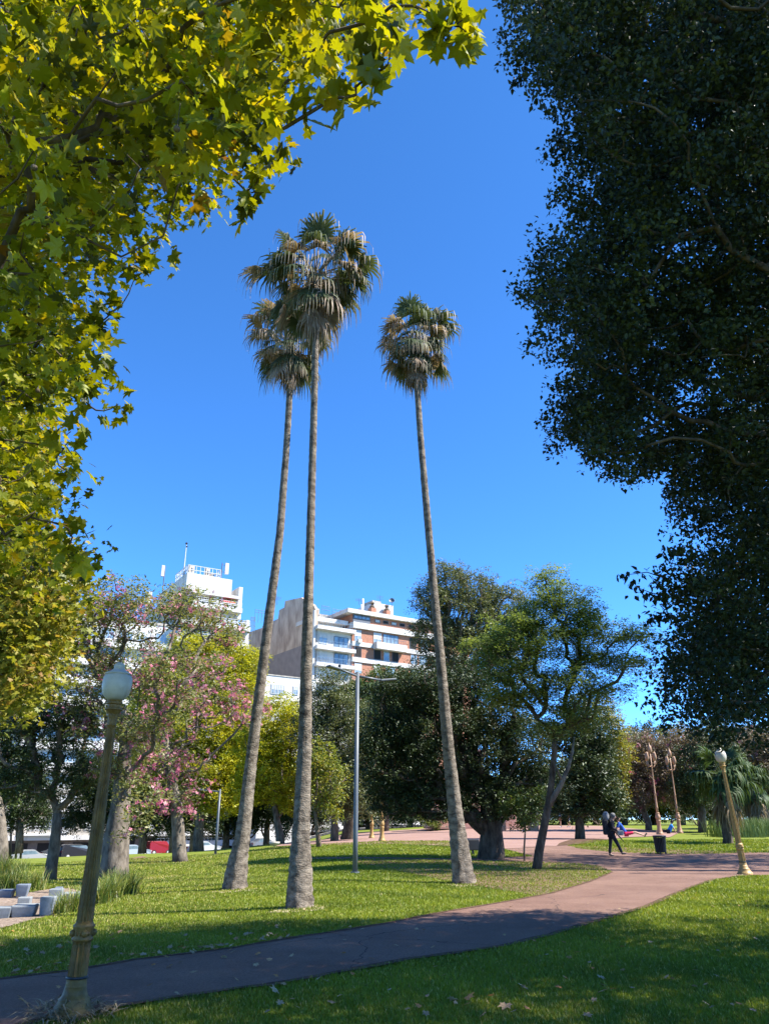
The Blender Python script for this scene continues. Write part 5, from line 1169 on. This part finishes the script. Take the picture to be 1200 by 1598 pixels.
tree('golden_tree', 'bright yellow green tree directly behind the tallest palm trunk', 'tree', (438, 1322),
     [(437, 1305, 13), (432, 1280, 10), (428, 1250, 8)],
     [(432, 1122, 42, 32), (415, 1165, 45, 42), (455, 1160, 36, 45), (430, 1210, 52, 40), (398, 1225, 30, 32), (460, 1235, 28, 30)],
     'yellow', dens=19, nper=80, rc=.9, size=.16, Y=60, shell=.5, flat=.6)
tree('small_tree', 'small orange tinged tree with twin stems right of the tallest palm', 'tree', (498, 1323),
     [(497, 1310, 8), (494, 1285, 5), (490, 1260, 4)],
     [(498, 1175, 24, 24), (485, 1205, 28, 28), (515, 1215, 30, 32), (490, 1240, 30, 26), (520, 1255, 24, 18), (505, 1195, 26, 20)],
     'yg', dens=20, nper=34, rc=.6, size=.15, shell=.3, twig=.012)
tree('evergreen_tree', 'tall olive green tree between the tallest palm and the street light', 'tree', (522, 1316),
     [(522, 1290, 12), (520, 1250, 10), (518, 1200, 9)],
     [(520, 1075, 30, 28), (505, 1105, 38, 34), (540, 1110, 34, 36), (490, 1140, 36, 36), (520, 1160, 50, 50), (550, 1180, 40, 50), (530, 1220, 50, 50), (560, 1230, 40, 50)],
     'olive', dens=15, nper=70, rc=.85, size=.16, Y=56, vr=(.1, .8))
tree('evergreen_tree', 'dense bright green tree top just below the brick block', 'tree', (600, 1312),
     [(600, 1280, 14), (600, 1220, 11)], [(605, 1075, 40, 30), (570, 1095, 40, 30), (640, 1080, 40, 28), (600, 1130, 60, 50), (590, 1190, 50, 60), (640, 1160, 50, 60)],
     'green', dens=10, nper=60, rc=1.2, size=.26, Y=92)
tree('broad_dark_tree', 'broad dense dark tree with a thick black trunk behind the right palm', 'tree', (766, 1341),
     [(767, 1325, 40), (767, 1300, 34), (766, 1262, 32), (764, 1225, 28)],
     [(615, 1100, 50, 42), (655, 1075, 55, 38), (705, 1070, 55, 38), (610, 1160, 50, 50), (660, 1130, 60, 60), (720, 1120, 60, 60), (780, 1110, 55, 60), (640, 1205, 60, 45), (700, 1200, 70, 55), (770, 1180, 65, 70), (620, 1245, 50, 26), (680, 1255, 60, 22), (800, 1235, 40, 40), (750, 1245, 50, 30), (820, 1160, 45, 60), (845, 1220, 38, 45), (588, 1185, 30, 60), (598, 1225, 30, 28)],
     'ficus', dens=19, nper=120, rc=.66, size=.105, bark='bark_dark', twig=.02, gam=.62, shell=.4, sv=.4)
tree('tall_tree', 'tall open grey green tree rising behind the broad dark tree', 'tree', (712, 1300),
     [(712, 1270, 16), (714, 1180, 13), (716, 1100, 12), (718, 1040, 10)],
     [(700, 905, 38, 28), (745, 925, 45, 32), (675, 935, 36, 28), (790, 945, 40, 32), (715, 955, 60, 34), (770, 985, 55, 36), (680, 990, 42, 34), (820, 980, 28, 30), (730, 1020, 70, 40), (690, 1050, 50, 36), (795, 1035, 45, 40)],
     'olive', dens=15, nper=46, rc=.85, size=.19, Y=72, shell=.35, twig=.03, vr=(.1, .9), wob=.3)
JAC, _ = tree('jacaranda_tree', 'feathery jacaranda with slanting bare trunk beside the path junction', 'tree', (836, 1358),
     [(841, 1330, 14), (849, 1290, 12.5), (857, 1250, 11), (862, 1210, 9.5), (865, 1175, 8.5), (866, 1145, 7.5)],
     [(862, 912, 24, 15), (885, 930, 38, 17), (850, 950, 36, 15), (910, 962, 40, 16), (800, 985, 48, 17), (870, 985, 45, 18), (940, 990, 40, 16), (760, 1010, 30, 14), (830, 1015, 45, 16), (985, 1000, 32, 14), (905, 1025, 45, 17), (960, 1035, 34, 14), (790, 1045, 45, 16), (870, 1060, 45, 16), (1000, 1035, 18, 12), (935, 1075, 40, 15), (830, 1090, 40, 15), (905, 1110, 35, 14), (860, 1135, 40, 14), (780, 1085, 32, 14)],
     'jac', dens=22, nper=190, rc=.85, size=.115, tm=T_leaf(.38), flat=.5, up=1.0, shell=.2, bark='bark_dark', twig=.015, gam=.55, wob=.4, crown='crown')
tree('jacaranda_tree', 'low leafy sapling with drooping sprays beside the leaning jacaranda trunk', 'tree', (818, 1345),
     [(818, 1325, 3), (820, 1290, 2.4)], [(815, 1262, 22, 14), (835, 1250, 20, 12), (800, 1248, 16, 12), (825, 1280, 18, 10)], 'green', dens=40, nper=70, rc=.5, size=.13, vr=(.3, 1))
tj = P(860, 1250, JAC.location.y)
mb = MB(); mb.tube([P(856, 1262, tj.y), P(863, 1246, tj.y-.1), P(875, 1226, tj.y-.2), P(887, 1197, tj.y-.2), P(893, 1174, tj.y-.1), P(896, 1150, tj.y)], [.09, .10, .09, .07, .05, .02], 10, rough=.05)
mb.tube([P(878, 1221, tj.y-.2), P(871, 1205, tj.y-.3), P(866, 1192, tj.y-.3)], [.05, .035, .015], 8); mb.build('limb', M['bark_grey'], JAC, smooth=True)
tree('broad_dark_tree', 'dark round crowned tree on the far plaza right of the jacaranda', 'tree', (905, 1311),
     [(905, 1300, 15), (904, 1280, 13), (903, 1255, 12)],
     [(900, 1130, 42, 40), (935, 1150, 28, 36), (880, 1180, 40, 50), (925, 1200, 36, 50), (905, 1240, 50, 34), (870, 1235, 30, 34), (945, 1235, 20, 30), (950, 1260, 18, 16), (870, 1265, 26, 12)],
     'ficus', dens=15, nper=70, rc=.8, size=.19, shell=.45, bark='bark_dark')
tree('golden_tree', 'sunlit yellowish tree edge glowing between the dark crown and the pink one', 'tree', (952, 1302),
     [(952, 1285, 7), (952, 1260, 6)], [(955, 1140, 20, 30), (962, 1180, 18, 34), (958, 1225, 18, 30), (940, 1110, 24, 20)], 'yg', dens=18, nper=50, rc=.9, size=.18, Y=72, vr=(.3, 1))
tree('silk_floss_tree', 'brownish silk floss tree with pink blossom behind the left bronze lamp', 'tree', (1012, 1300),
     [(1012, 1285, 10), (1006, 1270, 10), (996, 1255, 8)],
     [(990, 1170, 36, 28), (1030, 1165, 36, 28), (985, 1205, 34, 32), (1020, 1205, 40, 34), (1060, 1190, 34, 34), (1000, 1235, 40, 24), (1045, 1230, 36, 26), (1070, 1160, 30, 26)],
     'pinkb', dens=15, nper=50, rc=.9, size=.18, Y=74, flowers=(60, 8, .24), shell=.4)
tree('silk_floss_tree', 'silk floss tree in pink and green at the right edge behind the fan palms', 'tree', (1196, 1296),
     [(1196, 1280, 12), (1192, 1250, 10)],
     [(1160, 1160, 34, 26), (1195, 1170, 36, 30), (1180, 1205, 36, 30), (1215, 1210, 40, 36), (1230, 1165, 40, 40), (1200, 1240, 36, 26), (1170, 1235, 24, 20)],
     'pinkb', dens=15, nper=46, rc=.95, size=.19, Y=78, flowers=(50, 7, .24), shell=.4, vr=(0, .8))
tree('evergreen_tree', 'dark evergreen standing behind the right white globe lamp', 'tree', (1096, 1298),
     [(1096, 1280, 12), (1094, 1250, 10)], [(1105, 1165, 34, 30), (1085, 1200, 34, 34), (1125, 1190, 34, 34), (1100, 1235, 44, 28), (1070, 1235, 24, 26)], 'ficus', dens=15, nper=60, rc=.8, size=.18, Y=70)
for i, (px, w_, lab) in enumerate(((150, 14, 'dark street tree behind the thick bottle trunk'), (222, 12, 'dark street tree between the silver car and the red van'), (352, 10, 'reddish stemmed street tree right of the short light pole'), (300, 9, 'dark street tree behind the arching pink tree'), (415, 10, 'dark forked street tree before the white street house'), (30, 11, 'dark street tree behind the thin poles'), (188, 10, 'dark street tree just right of the thick bottle trunk'), (268, 9, 'slim dark street tree right of the red van'), (385, 9, 'slim dark street tree hidden by the left palm'), (478, 9, 'slim dark street tree just right of the tallest palm foot'))):
    b = P(px, 1330, 80 if i % 2 else 84); b.z = h(b.x, b.y)
    tree('street_tree', lab, 'tree', (px, 1330), [(px+1, 1310, w_), (px+2, 1280, w_*.8)], [(px-18, 1250, 34, 30), (px+20, 1245, 36, 34), (px, 1215, 45, 36), (px-25, 1285, 26, 18 if i != 4 else 8), (px+28, 1275, 26, 18 if i != 4 else 8)],
         'ficus' if i != 2 else 'green', dens=13, nper=60, rc=.85, size=.2, Y=b.y, group='street trees before the houses')
# far trees closing the park
rd = random.Random(5)
nearl = ['far dark tree beyond the plaza', 'far olive tree beyond the plaza', 'far pale green tree beyond the plaza']
far = [(575, 120, 1235), (640, 118, 1225), (700, 125, 1215), (770, 120, 1215), (835, 125, 1200), (880, 110, 1195), (930, 118, 1160), (975, 112, 1140), (1020, 120, 1128), (1065, 112, 1135), (1110, 120, 1125), (1150, 112, 1135), (1195, 120, 1130), (1245, 112, 1125), (1300, 120, 1120)]
refs = ['behind the grey street light', 'beside the gilded lamp', 'left of the monument', 'directly behind the monument', 'above the far urn', 'left of the two far visitors', 'behind the second dark trunk', 'behind the reclining visitor', 'between reclining visitor and left bronze lamp', 'behind the right bronze lamp', 'left of the fan palm trunk', 'right of the fan palm trunk', 'behind the right edge plant bed', 'past the right edge plant bed', 'outermost on the right']
for i, (px, Y, top) in enumerate(far):
    if i >= 7: Y -= 8
    g = P(px, 1300, Y); bz = h(g.x, g.y); k = depth(P(px, 1250, Y))/1200
    by = 1283; hh = by-top
    leaf = ['green', 'olive', 'ficus', 'yg', 'green', 'pinkb'][i % 6] if i > 5 else 'ficus'
    bl = [(px+rd.uniform(-10, 10), top+hh*.22, 34, hh*.2), (px-24, top+hh*.42, 32, hh*.24), (px+24, top+hh*.45, 34, hh*.24), (px+rd.uniform(-8, 8), top+hh*.62, 45, hh*.22), (px-20, top+hh*.82, 30, hh*.13), (px+22, top+hh*.8, 30, hh*.13)]
    tree('park_tree', 'far park tree ' + refs[i], 'tree', (px, 1296), [(px, 1275, 9), (px+2, 1250, 7)], bl, leaf, dens=9, nper=46, rc=1.4, size=.34, Y=Y, group='far trees closing the park', vr=(0, .8))
# distant green mass so nothing empty shows between trunks
shr = MB
for i, (px, Y, tp, w_, lab) in enumerate(((850, 100, 1266, 5, 'dark hedge bush beyond the plaza, left of the far visitors'), (935, 100, 1266, 5, 'dark hedge bush beyond the plaza behind the walking person'), (600, 100, 1275, 5, 'dark hedge bush behind the gilded lamp'), (1090, 96, 1268, 4, 'dark bush left of the fan palm'), (1160, 96, 1268, 5, 'dark bush right of the fan palm'))):
    shrub(lab, px, 1300, w_*2, 3.2, 'ficus', Y)

# ------------------------------------------------------------------ the large dark tree on the right (trunk outside the frame)
def inpx(poly, n, box):
    out = np.zeros((0, 2))
    while len(out) < n:
        q = np.stack([rng.uniform(box[0], box[1], n*2), rng.uniform(box[2], box[3], n*2)], 1); out = np.concatenate([out, q[inpoly(q[:, 0], q[:, 1], poly)]])
    return out[:n]
RP = [(819, -60), (824, 60), (819, 95), (874, 108), (902, 150), (910, 195), (896, 240), (912, 300), (904, 370), (854, 415), (836, 480), (892, 508), (892, 575), (866, 615), (870, 672), (924, 678), (949, 720), (989, 728), (1034, 715), (1069, 770), (1092, 830), (1106, 880), (1070, 905), (1034, 930), (1076, 965), (1076, 1010), (1050, 1065), (1046, 1110), (1086, 1118), (1164, 1118), (1204, 1110), (1250, 1110), (1250, -60)]
def pdvec(q, D): return np.array([tuple(PD(a, b_, d_)) for (a, b_), d_ in zip(q, D)])
qp = inpx(RP, 760, (780, 1250, -60, 1150)); D = rng.uniform(9.5, 15.5, len(qp))
C1 = pdvec(qp, D)
# part of the crown beyond the frame: above, right and back
n2 = 1500
C2 = np.stack([rng.uniform(6.0, 17.5, n2), rng.uniform(2.5, 13.5, n2), rng.uniform(4.2, 21, n2)], 1)
cc = np.array([11, 8.2, 12.0]); e = ((C2-cc)/np.array([7.5, 6.3, 8.6]))**2; C2 = C2[e.sum(1) < 1]
vis = (600+1200*C2[:, 0]/(C2[:, 1]*CT+(C2[:, 2]-CZ)*ST) > 1120) | (799-1200*((C2[:, 2]-CZ)*CT-C2[:, 1]*ST)/(C2[:, 1]*CT+(C2[:, 2]-CZ)*ST) < -20)
C2 = C2[vis]
tb = Vector((11.8, 9.5, 0)); T = thing('large_dark_tree', 'huge dark leafed tree filling the right side, its trunk outside the photo', 'tree', tb)
mb = MB(); allC = np.concatenate([C1, C2])
skeleton([tb, tb+Vector((-.2, 0, 2)), tb+Vector((-.5, .1, 4)), tb+Vector((-1.0, .2, 7)), tb+Vector((-1.6, .1, 11)), tb+Vector((-1.8, 0, 15))], [.6, .48, .42, .36, .28, .18], allC, mb, twig=.011, gam=.5, wob=.25, maxr=.3)
mb.build('trunk', M['bark_dark'], T, smooth=True)
leaves('crown', C1, 320, .62, .072, T_leaf(.62), L_['big'], T, flat=.9, up=.25, droop=.5, vr=(0, .85), sub=9, sfrac=.30)
leaves('outer_crown', C2, 88, .95, .13, T_leaf(.6), L_['big'], T, up=.25, vr=(0, .8))
# protruding sprays with single leaves against the sky
for (a, b_, c_) in (((1045, 905), (1010, 893), (970, 898)), ((1060, 935), (1015, 925), (990, 915)), ((1050, 960), (1030, 962), (1008, 958)), ((915, 590), (880, 655), (850, 690)), ((950, 650), (925, 690), (905, 705)), ((1075, 870), (1050, 858), (1040, 862)), ((820, 100), (812, 125), (805, 118)), ((880, 210), (870, 222), (868, 240))):
    V = []; mb = MB(); D0 = 11.5; p = [PD(*a, D0), PD(*b_, D0-.1), PD(*c_, D0-.2)]; mb.tube(p, [.012, .008, .004], 5)
    if a[1] > 800 or a[1] < 300:
        for k in range(9): t_ = k/8; q = (p[0].lerp(p[1], t_*2) if t_ < .5 else p[1].lerp(p[2], t_*2-1)); V.append(q+Vector((0, 0, -.03)))
    sp = mb.build('spray', M['bark_dark'], T)
    if V: leaves('spray_leaves', np.array([tuple(q) for q in V]), 5, .14, .095, T_leaf6(.62), L_['big'], T, up=.1, droop=1.5, vr=(0, .4))

# ------------------------------------------------------------------ the plane tree overhead on the left (trunk outside the frame)
LP_ = [(-40, -60), (600, -60), (650, 0), (600, 20), (540, 40), (520, 85), (490, 110), (430, 120), (395, 150), (370, 200), (365, 255), (320, 265), (270, 280), (225, 315), (195, 340), (165, 365), (100, 370), (85, 440), (120, 490), (105, 520), (100, 560), (120, 590), (80, 600), (45, 625), (45, 660), (65, 690), (60, 740), (70, 780), (75, 850), (60, 890), (-40, 900)]
q = inpx(LP_, 430, (-40, 700, -60, 900)); D = rng.uniform(4.8, 9.5, len(q)); near = rng.uniform(size=len(q)) < .12; D[near] = rng.uniform(3.6, 4.6, near.sum())
lowm = (q[:, 1] > 620); D[lowm] = rng.uniform(6, 11, lowm.sum())
C1 = pdvec(q, D)
ex = np.array([(712, 40), (730, 55), (700, 65), (722, 30), (690, 30), (608, 75), (600, 105), (585, 30), (555, 135), (500, 165), (505, 150), (420, 200), (405, 270), (412, 300), (385, 310), (400, 285), (240, 375), (215, 420), (185, 410), (175, 485), (160, 500), (150, 520), (160, 590), (150, 640), (185, 630), (130, 620), (118, 820), (110, 690), (100, 700), (112, 740), (105, 860), (118, 880)], float)
C3 = pdvec(ex, np.array([4.6]*len(ex)) + (ex[:, 1] > 250)*1.8)
tb = Vector((-6.6, 3.6, -.25)); T = thing('plane_tree', 'plane tree overhead at upper left with large backlit leaves turning yellow', 'tree', tb)
n2 = 170; C2 = np.stack([rng.uniform(-10, -3.0, n2), rng.uniform(-1, 5, n2), rng.uniform(4.5, 13, n2)], 1)
py2 = 799-1200*((C2[:, 2]-CZ)*CT-C2[:, 1]*ST)/np.maximum(.1, C2[:, 1]*CT+(C2[:, 2]-CZ)*ST); px2 = 600+1200*C2[:, 0]/np.maximum(.1, C2[:, 1]*CT+(C2[:, 2]-CZ)*ST)
C2 = C2[(py2 < -60) | (px2 < -60)]
mb = MB(); skeleton([tb, tb+Vector((.1, .1, 1.8)), tb+Vector((.3, .3, 3.6)), tb+Vector((.5, .8, 5.2)), tb+Vector((.9, 1.5, 7.5))], [.42, .33, .27, .2, .12], np.concatenate([C1, C2, C3]), mb, twig=.005, gam=.52, wob=.3, maxr=.14, minr=.005)
mb.build('trunk', M['bark_dark'], T, smooth=True)
leaves('crown', C1, 50, .60*D/7.3, .058, T_maple(), L_['plane'], T, up=.35, droop=.8, vr=(0, 1), sv=.45, sub=5, sfrac=.4)
leaves('outer_crown', C2, 36, .8, .10, T_maple(), L_['plane'], T, up=.4)
for c3 in C3: leaves('leaf_cluster', c3[None], 8, .17, .10, T_maple(), L_['plane'], T, up=.2, droop=1.2, vr=(.1, .75), sv=.45)
# seed balls
mb = MB(); mb.tube([(0, 0, .16), (0, 0, 0)], [.002, .002], 4, cap=False); mb.sphere((0, 0, 0), .016, 8, 6)
sbm = mb.build('seed_ball', M['bark_dark'], None).data; bpy.data.objects.remove(bpy.data.objects['seed_ball'])
for i in rng.choice(len(C1), 60, replace=False):
    o = link('seed_ball', sbm, T); o.location = Vector(C1[i])+Vector((random.gauss(0, .12), random.gauss(0, .12), -.25)) - tb
# the second plane tree farther back
q = inpx([(-60, 800), (60, 830), (115, 880), (120, 930), (105, 980), (85, 1030), (80, 1060), (50, 1085), (30, 1100), (-60, 1110)], 330, (-60, 125, 800, 1140)); D = rng.uniform(14, 21, len(q)); C1 = pdvec(q, D)
q2 = inpx([(-60, 560), (20, 600), (60, 700), (80, 800), (-60, 800)], 90, (-60, 100, 560, 800)); C1b = pdvec(q2, rng.uniform(12, 18, 90))
tb = Vector((-11.5, 15.5, h(-11.5, 15.5))); T = thing('plane_tree', 'second plane tree lower down the left edge with small yellow leaves', 'tree', tb)
Cx = np.stack([rng.uniform(-15, -9.5, 120), rng.uniform(12, 19, 120), rng.uniform(4, 12, 120)], 1); Cx = Cx[600+1200*Cx[:, 0]/(Cx[:, 1]*CT+(Cx[:, 2]-CZ)*ST) < -30]
Ca = np.concatenate([C1, C1b, Cx]); mb = MB(); skeleton([tb, tb+Vector((0, 0, 2)), tb+Vector((.4, .1, 4)), tb+Vector((.8, .2, 7)), tb+Vector((1, .3, 9))], [.4, .32, .26, .2, .12], Ca, mb, twig=.008, gam=.5, wob=.3, maxr=.15)
mb.build('trunk', M['bark_brown'], T, smooth=True)
leaves('crown', Ca, 80, .62, .085, T_maple(), L_['plane_far'], T, up=.4, droop=.5, sv=.4)

# trees standing outside the frame to the right; their crowns shade the path crossing
def off_tree(label, x, y, r, zc, rz, n=90):
    b = Vector((x, y, h(x, y))); t = thing('park_tree', label, 'tree', b); d = rng.normal(size=(n, 3)); d /= np.linalg.norm(d, axis=1)[:, None]
    C = np.array([x, y, zc]) + d*rng.uniform(.4, 1, (n, 1))*np.array([r, r, rz]); mb = MB()
    skeleton([b, b+Vector((0, 0, zc*.35)), b+Vector((.1, .1, zc*.7)), b+Vector((0, 0, zc))], [.35, .28, .22, .15], C, mb, twig=.02); mb.build('trunk', M['bark_brown'], t, smooth=True)
    leaves('crown', C, 90, .95, .17, T_leaf(), L_['green'], t, vr=(0, .6))
off_tree('leafy tree outside the right edge beyond the leaning lamp', 21.5, 31.5, 5.2, 13.5, 4.0, 120)
off_tree('tall unseen tree added behind the huge dark tree to shade the lawn', 17.5, 27.5, 4.3, 17.5, 3.2, 110)  # added out of view so its crown throws a shadow band across the lawn
off_tree('leafy tree outside the right edge, farthest back of three', 25.5, 32.5, 5.0, 12.5, 3.6, 100)
off_tree('leafy tree outside the right edge, nearer than the crossing', 17.5, 15.5, 3.2, 8.2, 2.4, 50)
